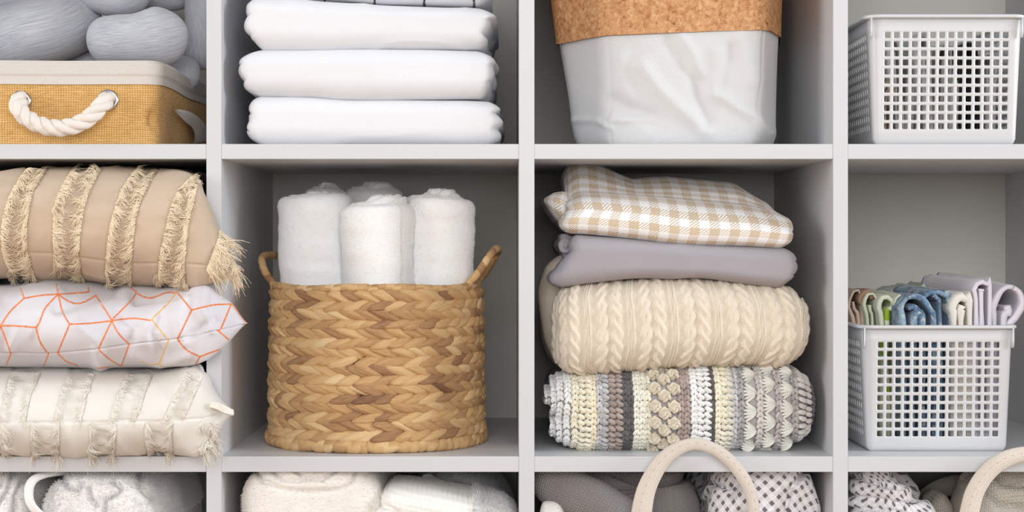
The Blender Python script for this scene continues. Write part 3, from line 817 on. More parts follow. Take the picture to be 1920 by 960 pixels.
# gingham
def gingham_mat():
    t = NT('gingham_cotton'); uvv, u, v = t.uv(); Pp = .0231
    def band(x, off):
        return t.math('GREATER_THAN', t.math('FRACT', t.math('ADD', t.math('DIVIDE', x, Pp), off)), .5)
    a = band(u, .05); b = band(v, .30)
    hatch = t.math('GREATER_THAN', t.math('FRACT', t.math('DIVIDE', t.math('SUBTRACT', u, v), .0042)), .5)
    one = t.math('MULTIPLY', t.math('ABSOLUTE', t.math('SUBTRACT', a, b)), hatch); both = t.math('MULTIPLY', a, b)
    f = t.math('MAXIMUM', one, both)
    t.set(t.mixc(f, lin((244, 243, 244)), lin((208, 189, 164))), .92, .2, .2); t.bump(t.noise(800, 3), .0004, .6); return t.m
M_ging = gingham_mat()
def ging_shape(V, q):
    V = V.copy(); y = V[:, 1]; x = V[:, 0]
    u = np.clip((x - X(1053, .05)) / (X(1490, .05) - X(1053, .05)), 0, 1)
    rise = np.interp(u, [0, .12, .28, .34, .5, .8, .9, 1], [.050, .050, .030, .024, .031, .030, .018, .004])
    k = np.clip((y - .05) / .13, 0, 1); k = k * k * (3 - 2 * k)
    V[:, 2] += rise * k * np.clip((q[:, 2] + 1) / 2, 0, 1) ** 1.2
    kk = np.clip(1 - np.abs(y - .05) / .03, 0, 1)
    V[:, 1] += .030 * np.clip((q[:, 2] + .2), 0, 1.2) ** 1.5 * (q[:, 1] < -.2) * np.clip(1 - (y - .03) / .08, 0, 1)
    return V
gi = folded_sheet('gingham_sheet', 'beige and white gingham folded bedding topping the blanket stack', 'bed sheet', 'bedding stacked in the third column', M_ging,
    [(1053, 376), (1100, 362), (1200, 366), (1300, 374), (1400, 382), (1492, 398)], [(1053, 434), (1100, 438), (1200, 449), (1300, 461), (1400, 463), (1492, 468)],
    [(360, 1066), (385, 1066), (396, 1070), (404, 1062), (420, 1056), (436, 1056)], [(382, 1484), (398, 1482), (408, 1490), (430, 1492), (450, 1486), (468, 1478)], .018, .30, 61, amp=.004, rx=.012, extra=ging_shape, wr=cloth_wr(61, .0022, (4, 7, 10), .001, (5, 9, 16)), rr=.02, layers=2)
V, F, uv, q, ids = slab([(1020, 366), (1040, 358), (1075, 362)], [(1020, 385), (1040, 412), (1075, 440)], [(355, 1036), (375, 1020), (400, 1030), (440, 1052)], [(355, 1080), (440, 1080)], .075, .27, yref=.10, res=.003, r=(.02, .03, .02), wrinkle=cloth_wr(62))
mesh_obj('rear_fold', V, F, M_ging, gi, uv=uv)

# ------------------------------------------------------------------ cushions in the first column
def back_limit(x):
    return np.interp(x, [X(392), X(384), X(330), X(270)], [-.004, -.004, .12, .31][::1]) if False else np.interp(-x, [-X(392), -X(386), -X(350), -X(290)], [-.006, -.006, .10, .30])
def pillow_wr(seed, amp, f=(7, 9, 12), rid=.002, rf=(16, 8, 8)):
    def g(V, q):
        Q = V + seed * 2.3; w = Q + .03 * np.stack([vn(Q * 7, seed), vn(Q * 7, seed + 1), vn(Q * 7, seed + 2)], 1)
        return amp * fbm(w, f, 2, seed) + rid * np.maximum(ridged(w, rf, seed + 4), 0) ** 2
    return g
def pillow(name, top, bot, yf, seed, seams, seamw, res=.0016, wr=None, left=-170, right=445, ry=.07, hz=.06, floor=None, tip=None, yfx=None, seamdepth=.0016):
    def shp(V, q):
        if yfx is not None:
            V = V.copy(); b = back_limit(V[:, 0]); f = (q[:, 1] + 1) / 2; V[:, 1] = yfx(V[:, 0]) + (b - yfx(V[:, 0])) * f
        return V
    V, F, uv, q, ids = slab(top, bot, [(-400, left), (1200, left)], [(-400, right), (1200, right)], yf, back_limit, yref=-.02, res=(res, .006 if res > .001 else .002, res), r=(.03, ry, hz), wrinkle=wr, shape=shp, floor=floor)
    pp = to_px(V); d = np.full(len(V), 1e9)
    for s_ in seams: d = np.minimum(d, seg_dist(pp, s_))
    N = normals(V, F); fr = q[:, 1] < .1
    V = V + N * (-seamdepth * np.exp(-(d / seamw) ** 2) * fr)[:, None]
    zc_ = Z(298) - .001; V[:, 2] = np.where(V[:, 1] > -.004, np.minimum(V[:, 2], zc_), V[:, 2])
    return V, F, uv, q, pp
yfront = lambda amt: (lambda x: np.interp(-x, [-X(465), -X(400), -X(300), .6], [-.035, -.052, -.060 - amt, -.060 - amt]))

def fringe(bvh, line, count, length, ang, spread, rgn, r=.00033, curl=.3, lift=.004):
    """threads that spring from a seam line and lie on the cloth. ang: px-space direction (deg, 0=right, 90=down)"""
    ln = resample(np.c_[np.array(line, float), np.zeros(len(line))], 200)[:, :2]; out = []
    tuft = rgn.normal(0, 1, 40)
    for k in range(count):
        f = rgn.random(); p = ln[int(f * 199)]
        cl = tuft[int(f * 39)]
        a = math.radians(ang + cl * spread + rgn.normal(0, spread * .45)); L = length * rgn.uniform(.55, 1.15)
        bend = rgn.normal(0, curl) + .35
        pts = []; q = p.copy() + rgn.normal(0, 1.0, 2); last = None; ok = True
        for j in range(6):
            h = hit(bvh, q[0], q[1])
            if h is None:
                if last is None: ok = False; break
                step = last[2] * .85 + rgn.normal(0, .0006, 3) + np.array([0, 0, -.0009]); w = last[0] + step; last = (w, last[1], step); pts.append(w)
            else:
                w = h[0] + h[1] * (.0006 + lift * math.sin(min(j, 4) / 4 * PI * .75) * (.4 + abs(cl) * .4))
                if last is not None:
                    step = w - last[0]
                    if np.linalg.norm(step) > .012: step *= .006 / np.linalg.norm(step); w = last[0] + step
                else: step = np.zeros(3)
                last = (w, h[1], step); pts.append(w)
            q = q + np.array([math.cos(a), math.sin(a)]) * L / 5
            # threads sag towards the ground
            a = a + bend * .28 * (1 if math.cos(a) > 0 else -1)
        if ok: out.append(pts)
    if not out: return None
    return strands(np.array(out), r * rgn.uniform(.7, 1.3, len(out)))
def zp(pts, ox, oy, k): return [(ox + a / k, oy + b / k) for a, b in pts]

# beige fringed cushion (top)
M_beige = m_weave('beige_linen', (224, 202, 178), .0010, .0003, rgb2=(214, 191, 166), mottled=.5)
M_fr_b = m_fibre('beige_threads', (250, 234, 206))
tl = [[(150, 100), (60, 240), (10, 420), (15, 580), (60, 700)], [(290, 75), (200, 220), (165, 400), (165, 560), (200, 720)],
      [(450, 60), (370, 200), (325, 330), (320, 560), (340, 670)], [(610, 80), (520, 260), (490, 420), (475, 600), (490, 740)],
      [(830, 70), (740, 190), (690, 320), (650, 480), (632, 700), (650, 790)], [(960, 60), (900, 170), (830, 320), (805, 480), (790, 640), (790, 780)],
      [(1200, 90), (1080, 200), (1030, 300), (985, 480), (955, 640), (945, 760)], [(1180, 190), (1160, 300), (1130, 430), (1110, 640), (1110, 770)],
      [(1320, 450), (1290, 560), (1240, 690)]]
tl = [zp(l, 0, 290, 3.2) for l in tl]
seamt = zp([(0, 560), (180, 590), (300, 595), (480, 620), (630, 640), (790, 655), (1100, 655), (1240, 665), (1400, 665)], 0, 290, 3.2)
TT = [(-180, 330), (-60, 312), (60, 306), (200, 309), (300, 312), (340, 322), (370, 345), (389, 380), (412, 440), (432, 496), (445, 504)]
TB = [(-180, 530), (0, 520), (60, 528), (130, 527), (200, 538), (290, 541), (345, 538), (389, 532), (412, 524), (432, 514), (445, 507)]
V, F, uv, q, pp = pillow('c', TT, TB, -.06, 71, tl + [seamt], 2.2, wr=pillow_wr(71, .0050, (9, 9, 10), .0022, (26, 8, 7)), yfx=yfront(.0), ry=.11, hz=.062)
bandd = np.zeros(len(V))
def poly_x(line, y):
    l = sorted(line, key=lambda t: t[1]); return np.interp(y, [b for a, b in l], [a for a, b in l])
for a, b in ((0, 1), (2, 3), (4, 5), (6, 7)):
    xa, xb = poly_x(tl[a], pp[:, 1]), poly_x(tl[b], pp[:, 1]); bandd = np.maximum(bandd, np.clip((pp[:, 0] - xa) / 3, 0, 1) * np.clip((xb - pp[:, 0]) / 3, 0, 1))
N = normals(V, F); V = V + N * (-.0022 * bandd * (q[:, 1] < .1))[:, None]
V = V + N * (.0012 * bandd * vn(np.c_[V[:, 0] * 60, V[:, 1] * 60, V[:, 2] * 140], 8))[:, None]
p1 = thing('fringed_cushion', (X(130), .1, Z(530)), 'beige cushion with fringed stripes on top of the cushion pile', 'cushion', 'cushions piled in the left column')
mesh_obj('cover', V, F, M_beige, p1, uv=uv)
B = bvh_of(V, F); rg = np.random.default_rng(5)
for i, l in enumerate(tl):
    right = i % 2 == 1
    fr = fringe(B, l, 430 if i < 8 else 420, 25 if i < 8 else 44, 150 if right else 25, 20, rg, r=.00042, curl=.5, lift=.006)
    if fr: tag(mesh_obj('fringe', *fr, M_fr_b, p1), kind='stuff')
    if i < 8:
        l2 = [(a, b) for a, b in l if b > 480] + [l[-1]]
        fr = fringe(B, [(l[-1][0] - 4, l[-1][1] - 14), (l[-1][0] + 4, l[-1][1] + 4)], 90, 22, 80, 14, rg, curl=.4)
        if fr: tag(mesh_obj('tassel', *fr, M_fr_b, p1), kind='stuff')
tipb = [(415, 440), (430, 480), (436, 505), (424, 518)]
fr = fringe(B, tipb, 260, 26, 60, 25, rg, curl=.6)
if fr: tag(mesh_obj('fringe', *fr, M_fr_b, p1), kind='stuff')

# geometric cushion (middle)
GT = [(-180, 545), (0, 532), (60, 520), (110, 526), (180, 536), (260, 536), (330, 535), (389, 533), (420, 556), (437, 566), (450, 585), (463, 604)]
GB = [(-180, 690), (0, 698), (60, 699), (110, 700), (150, 701), (200, 700), (260, 699), (320, 691), (360, 683), (389, 672), (420, 648), (445, 628), (463, 609)]
GL = [[(105, 80), (145, 190)], [(145, 190), (250, 172), (350, 165)], [(145, 190), (60, 270), (5, 355)], [(350, 165), (340, 105)], [(350, 165), (440, 160), (535, 150), (530, 125)],
      [(350, 165), (390, 195), (440, 220), (500, 215), (575, 172)], [(350, 165), (375, 270), (418, 345)], [(350, 165), (270, 250), (240, 330), (218, 365)], [(5, 355), (90, 355), (215, 365)],
      [(5, 360), (40, 450), (65, 525)], [(218, 370), (240, 450), (290, 525)], [(65, 525), (15, 640)], [(290, 525), (250, 630)], [(418, 345), (345, 520)], [(418, 345), (540, 340), (670, 325)],
      [(575, 172), (670, 320)], [(670, 320), (750, 240), (820, 160), (785, 130)], [(820, 160), (900, 190), (1000, 155), (1060, 160)], [(670, 325), (740, 315), (810, 310), (900, 322)], [(670, 325), (710, 400), (775, 465)],
      [(670, 325), (630, 410), (590, 495)], [(590, 495), (650, 550), (730, 600)], [(775, 465), (720, 620)], [(345, 520), (400, 570), (460, 590), (490, 625), (470, 650)], [(490, 620), (640, 605), (760, 600)],
      [(1150, 260), (1060, 150)], [(1150, 260), (1280, 230), (1390, 225)], [(1150, 260), (1065, 435)], [(1065, 435), (1120, 500), (1200, 540)], [(1200, 540), (1320, 495)], [(1200, 540), (1165, 600)], [(1390, 220), (1320, 385)],
      [(1310, 385), (1375, 440)], [(1390, 220), (1480, 345)], [(800, 600), (825, 640)], [(70, 620), (115, 600)], [(-60, 520), (0, 355), (-80, 200)], [(0, 95), (15, 85)]]
GY = [[(1060, 155), (1000, 230), (910, 315)], [(910, 315), (1010, 445)], [(1010, 445), (955, 585)], [(845, 570), (900, 590), (955, 582), (990, 605)], [(1030, 590), (1060, 630)], [(925, 625), (965, 635)]]
GL = [zp(l, 0, 500, 3.2) for l in GL]; GY = [zp(l, 0, 500, 3.2) for l in GY]
seamg = zp([(-200, 520), (80, 520), (160, 520), (240, 525), (345, 520), (590, 497), (775, 468), (900, 455), (1065, 435), (1310, 385), (1480, 345)], 0, 500, 3.2)
def geo_wr(V, q):
    pp = to_px(V); d = .0022 * fbm(V, (9, 9, 13), 2, 72)
    for l, w_, a in (([(110, 575), (165, 560), (215, 545)], 12, -.005), ([(70, 600), (60, 640)], 12, -.003), ([(225, 590), (250, 615), (245, 640)], 11, -.0035), ([(255, 560), (300, 552), (345, 545)], 9, -.006), ([(350, 560), (335, 600), (345, 640)], 10, .003),
                     ([(385, 548), (380, 580), (395, 615)], 10, .004), ([(150, 610), (180, 640), (190, 690)], 12, .003), ([(20, 560), (60, 552), (110, 548)], 11, .003), ([(300, 590), (285, 625), (300, 660)], 9, -.003), ([(40, 610), (20, 650)], 9, .003), ([(400, 600), (370, 620), (340, 640)], 8, -.0025), ([(250, 665), (300, 680), (350, 665)], 9, .003)):
        d = d + 1.5 * a * np.exp(-(seg_dist(pp, l) / w_) ** 2)
    return d
V, F, uv, q, pp = pillow('c', GT, GB, -.06, 72, [seamg], 1.6, res=.00085, wr=geo_wr, right=463, yfx=yfront(.002), ry=.11, hz=.052, seamdepth=.002)
d = np.full(len(V), 1e9)
for l in GL: d = np.minimum(d, seg_dist(pp, resample(np.c_[np.array(l), np.zeros(len(l))], 8)[:, :2]))
dy = np.full(len(V), 1e9)
for l in GY: dy = np.minimum(dy, seg_dist(pp, l))
base = np.array(lin((224, 221, 226))); base2 = np.array(lin((210, 207, 214)))
f = np.clip(.5 + fbm(V, 14, 2, 5), 0, 1)[:, None]; c = base * (1 - f) + base2 * f
nz = vn(V * np.array([700, 700, 700]), 2)[:, None]
orange = np.array(lin((230, 128, 66))) * (1 + .35 * nz); yel = np.array(lin((232, 190, 120))) * (1 + .2 * nz)
Nn_ = normals(V, F); vd_ = V - np.array([0, -D, ZC]); vd_ /= np.linalg.norm(vd_, axis=1, keepdims=True); fr = (q[:, 1] < .5) & ((Nn_ * vd_).sum(1) < -.10)
k = (np.clip(2.0 - d, 0, 1) * fr)[:, None]; c = c * (1 - k) + orange * k
k = (np.clip(2.0 - dy, 0, 1) * fr)[:, None]; c = c * (1 - k) + yel * k
# the print carries on over the parts the photo does not show: lines by position, left as drawn
o = mesh_obj('printed_cushion', V, F, m_dye('printed_velvet', .0003, 900, .35), uv=uv, color=np.clip(c, 0, 1)); tag(o, 'pale cushion with orange geometric line print in the middle of the cushion pile', 'cushion', 'cushions piled in the left column')

# cream fringed cushion (bottom)
M_cream = m_weave('cream_cotton', (252, 249, 243), .0010, .0003, rgb2=(247, 242, 233), mottled=.5)
M_fr_c = m_fibre('cream_threads', (252, 247, 238))
k_ = 3.43
ul = [[(75, 75), (30, 200), (5, 370)], [(260, 70), (200, 200), (160, 380)], [(440, 85), (390, 200), (350, 380)], [(610, 75), (560, 200), (520, 385)], [(820, 75), (760, 200), (705, 375)],
      [(985, 70), (930, 200), (870, 375)], [(1200, 60), (1130, 200), (1060, 350)], [(1300, 90), (1250, 200), (1190, 340)]]
ll = [[(205, 395), (200, 520), (215, 650)], [(380, 395), (375, 520), (385, 680)], [(575, 390), (580, 500), (575, 650)], [(745, 390), (740, 520), (720, 680)], [(940, 390), (935, 480), (955, 600)], [(1105, 385), (1105, 500), (1105, 640)], [(15, 395), (12, 520), (22, 660)], [(-130, 395), (-130, 520), (-135, 660)]]
ul = [zp(l, 0, 680, k_) for l in ul]; ll = [zp(l, 0, 680, k_) for l in ll]
seamc = zp([(-300, 385), (0, 385), (500, 385), (700, 378), (1000, 378), (1300, 360), (1420, 330)], 0, 680, k_)
QT = [(-180, 705), (0, 697), (200, 699), (330, 697), (360, 690), (385, 702), (400, 730), (415, 748), (430, 760), (438, 772)]
QB = [(-180, 880), (0, 872), (100, 874), (200, 873), (270, 868), (330, 862), (370, 856), (390, 842), (405, 820), (425, 792), (438, 778)]
V, F, uv, q, pp = pillow('c', QT, QB, -.05, 73, ul + ll + [seamc], 1.8, wr=pillow_wr(73, .0025), right=438, yfx=yfront(-.004), ry=.11, hz=.055, seamdepth=.0018)
bandd = np.zeros(len(V)); upper = pp[:, 1] < 792
for a, b in ((0, 1), (2, 3), (4, 5), (6, 7)):
    xa, xb = poly_x(ul[a], pp[:, 1]), poly_x(ul[b], pp[:, 1]); bandd = np.maximum(bandd, np.clip((pp[:, 0] - xa) / 3, 0, 1) * np.clip((xb - pp[:, 0]) / 3, 0, 1) * upper)
for a, b in ((0, 1), (2, 3), (4, 5), (7, 6)):
    xa, xb = poly_x(ll[a], pp[:, 1]), poly_x(ll[b], pp[:, 1]); bandd = np.maximum(bandd, np.clip((pp[:, 0] - xa) / 3, 0, 1) * np.clip((xb - pp[:, 0]) / 3, 0, 1) * ~upper)
N = normals(V, F); V = V + N * ((-.0014 * bandd + .0022 * bandd * vn(np.c_[V[:, 0] * 50, V[:, 1] * 60, V[:, 2] * 150 + V[:, 0] * 40], 9)) * (q[:, 1] < .1))[:, None]
# rest on the shelf behind its front edge, sag over it in front
V[:, 2] = np.where(V[:, 1] > -.004, np.maximum(V[:, 2], F2), V[:, 2])
p3 = thing('fringed_cushion', (X(130), .1, F2), 'cream cushion with frayed stripes at the bottom of the pile, on the shelf', 'cushion', 'cushions piled in the left column')
mesh_obj('cover', V, F, M_cream, p3, uv=uv)
B = bvh_of(V, F); rg = np.random.default_rng(6)
for i, l in enumerate(ul):
    fr = fringe(B, l, 260, 17, 150 if i % 2 else 25, 20, rg, r=.00034, curl=.5, lift=.0015)
    if fr: tag(mesh_obj('fringe', *fr, M_fr_c, p3), kind='stuff')
for i, l in enumerate(ll):
    fr = fringe(B, l, 340, 24, 125 if i % 2 else 50, 16, rg, r=.0003, curl=.5, lift=.004)
    if fr: tag(mesh_obj('fringe', *fr, M_fr_c, p3), kind='stuff')
for cx_, cy_ in ((70, 872), (50, 872), (108, 872), (176, 868), (210, 868), (300, 862), (318, 862)):
    fr = fringe(B, [(cx_ - 6, cy_ - 14), (cx_ + 6, cy_ - 10)], 90, 24, 95, 13, rg, r=.0003, curl=.2, lift=.003)
    if fr: tag(mesh_obj('tassel', *fr, M_fr_c, p3), kind='stuff')
fr = fringe(B, [(370, 800), (384, 790), (398, 800), (392, 825), (372, 842)], 420, 22, 70, 30, rg, r=.0003, curl=.7, lift=.004)
if fr: tag(mesh_obj('fringe', *fr, M_fr_c, p3), kind='stuff')
# knotted tuft at the corner
tf = []
for k in range(14):
    a = k / 14; y_ = -.052 + .0016 * (k % 4)
    tf.append(tube(resample([P(388 + 2 * a, 772 - 6 * a, -.035), P(398, 757 + 7 * a, y_ - .002), P(412, 758 + 12 * a, y_), P(426, 765 + 11 * a, y_), P(437, 770 + 8 * a, -.045)], 30), .0012, 6))
V, F, uv, _ = mergel(tf); mesh_obj('corner_tuft', V, F, M_fr_c, p3, uv=uv)
# ------------------------------------------------------------------ plan-shaped shells (boxes, bags)
def shell(plan, zs, disp=None, thick=.002, floor=True, scale=None):
    """plan: (N,2) closed outline; zs: heights; scale(k)->(N,2) plan override. outer wall, inner wall, bottom"""
    n = len(plan); O = []; 
    for k, z in enumerate(zs):
        p = plan if scale is None else scale(k, z)
        O.append(np.c_[p, np.full(n, z)])
    O = np.array(O)
    T = np.roll(O, -1, 1) - np.roll(O, 1, 1); Nn = np.stack([T[..., 1], -T[..., 0], np.zeros(T.shape[:2])], -1)
    Nn /= np.linalg.norm(Nn, axis=2, keepdims=True) + 1e-12
    if disp is not None: O = O + Nn * disp(O.reshape(-1, 3)).reshape(O.shape[:2])[..., None]
    m = len(zs); I = O - Nn * thick; I[0, :, 2] += thick
    V = np.concatenate([O.reshape(-1, 3), I[::-1].reshape(-1, 3)])
    i, j = np.meshgrid(np.arange(2 * m - 1), np.arange(n), indexing='ij'); j2 = (j + 1) % n
    F = np.stack([i * n + j, i * n + j2, (i + 1) * n + j2, (i + 1) * n + j], -1).reshape(-1, 4)
    per = np.concatenate([[0], np.cumsum(np.linalg.norm(np.diff(plan, axis=0), axis=1))])
    zz = np.concatenate([zs, np.asarray(zs)[::-1]]); uv = np.stack([np.tile(per, 2 * m), np.repeat(zz, n)], 1)
    Fs = [F]
    if floor:
        c = len(V); V = np.vstack([V, [plan[:, 0].mean(), plan[:, 1].mean(), zs[0]], [plan[:, 0].mean(), plan[:, 1].mean(), zs[0] + thick]]); uv = np.vstack([uv, [0, 0], [0, 0]])
        jj = np.arange(n); b = (2 * m - 1) * n
        Fs.append(np.concatenate([np.stack([(jj + 1) % n, jj, np.full(n, c)], 1), np.stack([b + jj, b + (jj + 1) % n, np.full(n, c + 1)], 1)]))
    return V, Fs, uv
def rrect(x0, x1, y0, y1, r, n=320):
    pts = []
    for cx, cy, a0 in ((x0 + r, y0 + r, PI), (x1 - r, y0 + r, 1.5 * PI), (x1 - r, y1 - r, 0), (x0 + r, y1 - r, .5 * PI)):
        for k in range(9): a = a0 + k / 8 * PI / 2; pts.append((cx + r * math.cos(a), cy + r * math.sin(a)))
    pts = np.array(pts + pts[:1]); s = np.concatenate([[0], np.cumsum(np.linalg.norm(np.diff(pts, axis=0), axis=1))])
    t = np.linspace(0, s[-1], n, endpoint=False); return np.stack([np.interp(t, s, pts[:, 0]), np.interp(t, s, pts[:, 1])], 1)

# ------------------------------------------------------------------ burlap box, top left
def burlap_mat():
    t = NT('burlap'); uvv, u, v = t.uv(); per = .0032
    wob = t.math('MULTIPLY', t.math('SUBTRACT', t.noise(60, 2), .5), .0022)
    wu = t.math('ABSOLUTE', t.math('SINE', t.math('MULTIPLY', t.math('ADD', u, wob), PI / .0029))); wv = t.math('ABSOLUTE', t.math('SINE', t.math('MULTIPLY', t.math('ADD', v, wob), PI / .0026)))
    h = t.math('MAXIMUM', wu, wv); nn = t.noise(1, 4, vec=uvv, stretch=(90, 420, 1)); n2 = t.noise(700, 2)
    col = t.mixc(t.math('ADD', t.math('MULTIPLY', t.math('SUBTRACT', nn, .5), 2.2), .5), lin((208, 160, 92)), lin((236, 194, 130)))
    col = t.mixc(t.math('MULTIPLY', t.math('GREATER_THAN', h, -.25), .0), col, col)
    col = t.mixc(t.math('MULTIPLY', t.math('LESS_THAN', h, .62), .75), col, lin((158, 106, 50)))
    t.set(col, .85, .1, .2); t.bump(t.math('ADD', h, t.math('MULTIPLY', n2, 1.0)), .0009, .8); return t.m
M_burlap = burlap_mat()
M_trim = m_weave('natural_cotton', (226, 219, 212), .0014, .0003, rgb2=(214, 206, 198), mottled=.4)
M_rope = m_weave('cotton_rope', (240, 232, 224), .0012, .0003)
M_metal = NT('nickel'); M_metal.set(lin((190, 192, 194)), .25, 0, .5); M_metal.b.inputs['Metallic'].default_value = 1; M_metal = M_metal.m
bx0, bx1 = X(-165), X(297, .012)
bplan = rrect(bx0, bx1, .012, .345, .018, 420)
box = thing('fabric_box', ((bx0 + bx1) / 2, .18, F1), 'yellow burlap storage box with cotton trim and rope handle, holding grey knots', 'storage box')
ztr = Z(157, .012); ztop = Z(113, .012)
def bdisp(V):
    pp = to_px(V)
    d = .0018 * fbm(V, (9, 9, 14), 2, 81)
    d *= np.clip((ztr - V[:, 2]) / .015, 0, 1)
    d += -.012 * np.exp(-((pp[:, 0] - 288) / 14) ** 2 - ((pp[:, 1] - 222) / 20) ** 2) * (V[:, 1] < .1)
    d += -.005 * np.exp(-((V[:, 1] - .10) / .04) ** 2) * (V[:, 0] > bx1 - .004) * np.clip((ztr - V[:, 2]) / .03, 0, 1)
    d += .0010 * np.clip((V[:, 2] - F1) / .05, 0, 1) * vn(V * 30, 3) * np.clip((ztr - V[:, 2]) / .015, 0, 1)
    return d
V, Fs, uv = shell(bplan, np.linspace(F1, ztr + .004, 34), bdisp); mesh_obj('box_body', V, Fs, M_burlap, box, uv=uv)
tplan = rrect(bx0 - .0012, bx1 + .0015, .0105, .3465, .019, 420)
def tdisp(V):
    e = np.clip((V[:, 2] - ztr) / (ztop - ztr), 0, 1)
    st = ztr + (ztop - ztr) * .36
    return .0008 * fbm(V, (20, 20, 30), 2, 83) - .0012 * np.exp(-((V[:, 2] - st - .001 * vn(V * 12, 4)) / .0009) ** 2) - .002 * np.clip(e - .85, 0, 1) / .15 + .0015 * (e > .34) * (e < .9)
V, Fs, uv = shell(tplan, np.concatenate([[ztr - .0005], np.linspace(ztr, ztop, 36)]), tdisp, thick=.004, floor=False)
V[:, 2] += .0016 * vn(np.c_[V[:, 0] * 12, V[:, 1] * 12, V[:, 2] * 0], 9); mesh_obj('trim_band', V, Fs, M_trim, box, uv=uv)
for ex, ey in ((39, 190), (203, 188)):
    c = P(ex, ey, .0115); R, r = .0100, .0022
    th = np.linspace(0, 2 * PI, 48, endpoint=False); pth = np.stack([c[0] + R * np.cos(th), np.full(48, c[1] - .0012), c[2] + R * np.sin(th)], 1)
    V, F, uv = tube(pth, r, 12, closed=True); mesh_obj('eyelet', V, F, M_metal, box)
pts = [P(39, 186, .022), P(37, 188, .002), P(34, 202, -.010), P(50, 221, -.012), P(78, 235, -.013), P(108, 240, -.013), P(140, 235, -.013), P(168, 220, -.012), P(186, 202, -.010), P(199, 189, .000), P(203, 186, .022)]
rp = resample(pts, 200)
Tn = np.gradient(rp, axis=0); Tn /= np.linalg.norm(Tn, axis=1, keepdims=True); Un = np.cross(Tn, [0, 1., 0]); Un /= np.linalg.norm(Un, axis=1, keepdims=True); Wn = np.cross(Tn, Un)
sl = np.concatenate([[0], np.cumsum(np.linalg.norm(np.diff(rp, axis=0), axis=1))])
prt = []
for k in range(3):
    a = sl / .043 * 2 * PI + k * 2 * PI / 3
    prt.append(tube(rp + Un * (np.cos(a) * .0046)[:, None] + Wn * (np.sin(a) * .0046)[:, None], .0054 * (1 + .04 * np.sin(sl * 900)), 12))
V, F, uv, _ = mergel(prt); mesh_obj('rope_handle', V, F, M_rope, box, uv=uv)
# care tag sewn to the right side
def side_pt(px, py, off):
    y = ((bx1 - 0) * S / (px - CX) - 1) * D; return np.array([bx1 + off, y, Z(py, y)])
ub = resample([side_pt(322, 205, .003), side_pt(340, 208, .007), side_pt(358, 220, .009), side_pt(372, 238, .009), side_pt(381, 262, .006)], 24)
lb = resample([side_pt(323, 208, .003), side_pt(335, 226, .006), side_pt(348, 240, .008), side_pt(353, 256, .008), side_pt(355, 269, .005)], 24)
g_ = np.linspace(0, 1, 9)[:, None, None]; G = ub[None] * (1 - g_) + lb[None] * g_
G[..., 2] = np.maximum(G[..., 2], F1 + .0005); G[..., 0] += .002 * np.sin(g_[..., 0] * PI)
Gb = G.copy(); Gb[..., 0] += .0008; V = np.concatenate([G.reshape(-1, 3), Gb.reshape(-1, 3)])
i, j = np.meshgrid(np.arange(8), np.arange(23), indexing='ij'); f = np.stack([i * 24 + j, i * 24 + j + 1, (i + 1) * 24 + j + 1, (i + 1) * 24 + j], -1).reshape(-1, 4)
mesh_obj('care_tag', V, np.concatenate([f[:, ::-1], f + 216]), M_trim, box)

# knotted jersey cushion in the burlap box
M_jer = m_jersey('grey_marl_jersey', (222, 224, 232), (166, 169, 181))
kn = thing('knotted_cushion', (X(180), .17, F1 + .003), 'grey marl knotted tube cushion lying in the burlap box', 'cushion')
def sausage(pts, rads, ends=(1, 1), m=40, n=120):
    p3 = np.array([P(a, b, y) for a, b, y in pts]); pth = resample(p3, n)
    t = np.linspace(0, 1, n); r = np.interp(t, np.linspace(0, 1, len(rads)), np.array(rads) / S * 1.07)
    r = np.convolve(np.pad(r, 8, mode='edge'), np.ones(17) / 17, 'valid')
    sl = np.concatenate([[0], np.cumsum(np.linalg.norm(np.diff(pth, axis=0), axis=1))]); L = sl[-1]
    if ends[0]: e = np.clip(sl / (r * .9), 0, 1); r = r * np.sqrt(np.maximum(1 - (1 - e) ** 2, .0005))
    if ends[1]: e = np.clip((L - sl) / (r * .9 + 1e-6), 0, 1); r = r * np.sqrt(np.maximum(1 - (1 - e) ** 2, .0005))
    V, F, uv = tube(pth, r, m, up=(0, 1, .05)); 
    V = V + normals(V, F) * (.0016 * fbm(V, 16, 2, 91))[:, None]
    th = np.tile(np.arange(m) / m, n); th = np.append(th, [0, 0]); uv[:, 1] = np.abs(th - .5) * 2 * .09
    V[:, 2] = np.maximum(V[:, 2], F1 + .003); V[:, 0] = np.clip(V[:, 0], xL + .003, X(387) - .003)
    return V, F, uv
for pts, rads, ends in [([(-150, 150, .14), (-60, 100, .12), (30, 72, .11), (100, 56, .12), (165, 44, .20)], [60, 66, 64, 58, 46], (1, 1)),
                        ([(170, 80, .12), (215, 76, .11), (262, 74, .105), (310, 68, .11), (336, 64, .125)], [46, 46, 47, 56, 55], (1, 1)),
                        ([(150, -60, .16), (178, -20, .15), (215, -6, .15), (245, -12, .16), (262, -60, .18)], [34, 36, 38, 36, 34], (0, 0)),
                        ([(250, -20, .24), (310, -14, .25), (360, -14, .26)], [34, 36, 30], (1, 1)),
                        ([(385, -70, .22), (378, 0, .22), (380, 80, .22), (372, 130, .22)], [34, 34, 34, 30], (1, 1)),
                        ([(250, 150, .20), (330, 140, .19), (375, 142, .20)], [40, 38, 34], (1, 1)),
                        ([(-120, 40, .24), (-20, 12, .24), (60, 0, .24), (130, 0, .26)], [46, 46, 40, 36], (1, 1)),
                        ([(-140, 170, .17), (60, 150, .19), (240, 150, .19)], [60, 66, 60], (1, 1))]:
    V, F, uv = sausage(pts, rads, ends); mesh_obj('tube_loop', V, F, M_jer, kn, uv=uv)

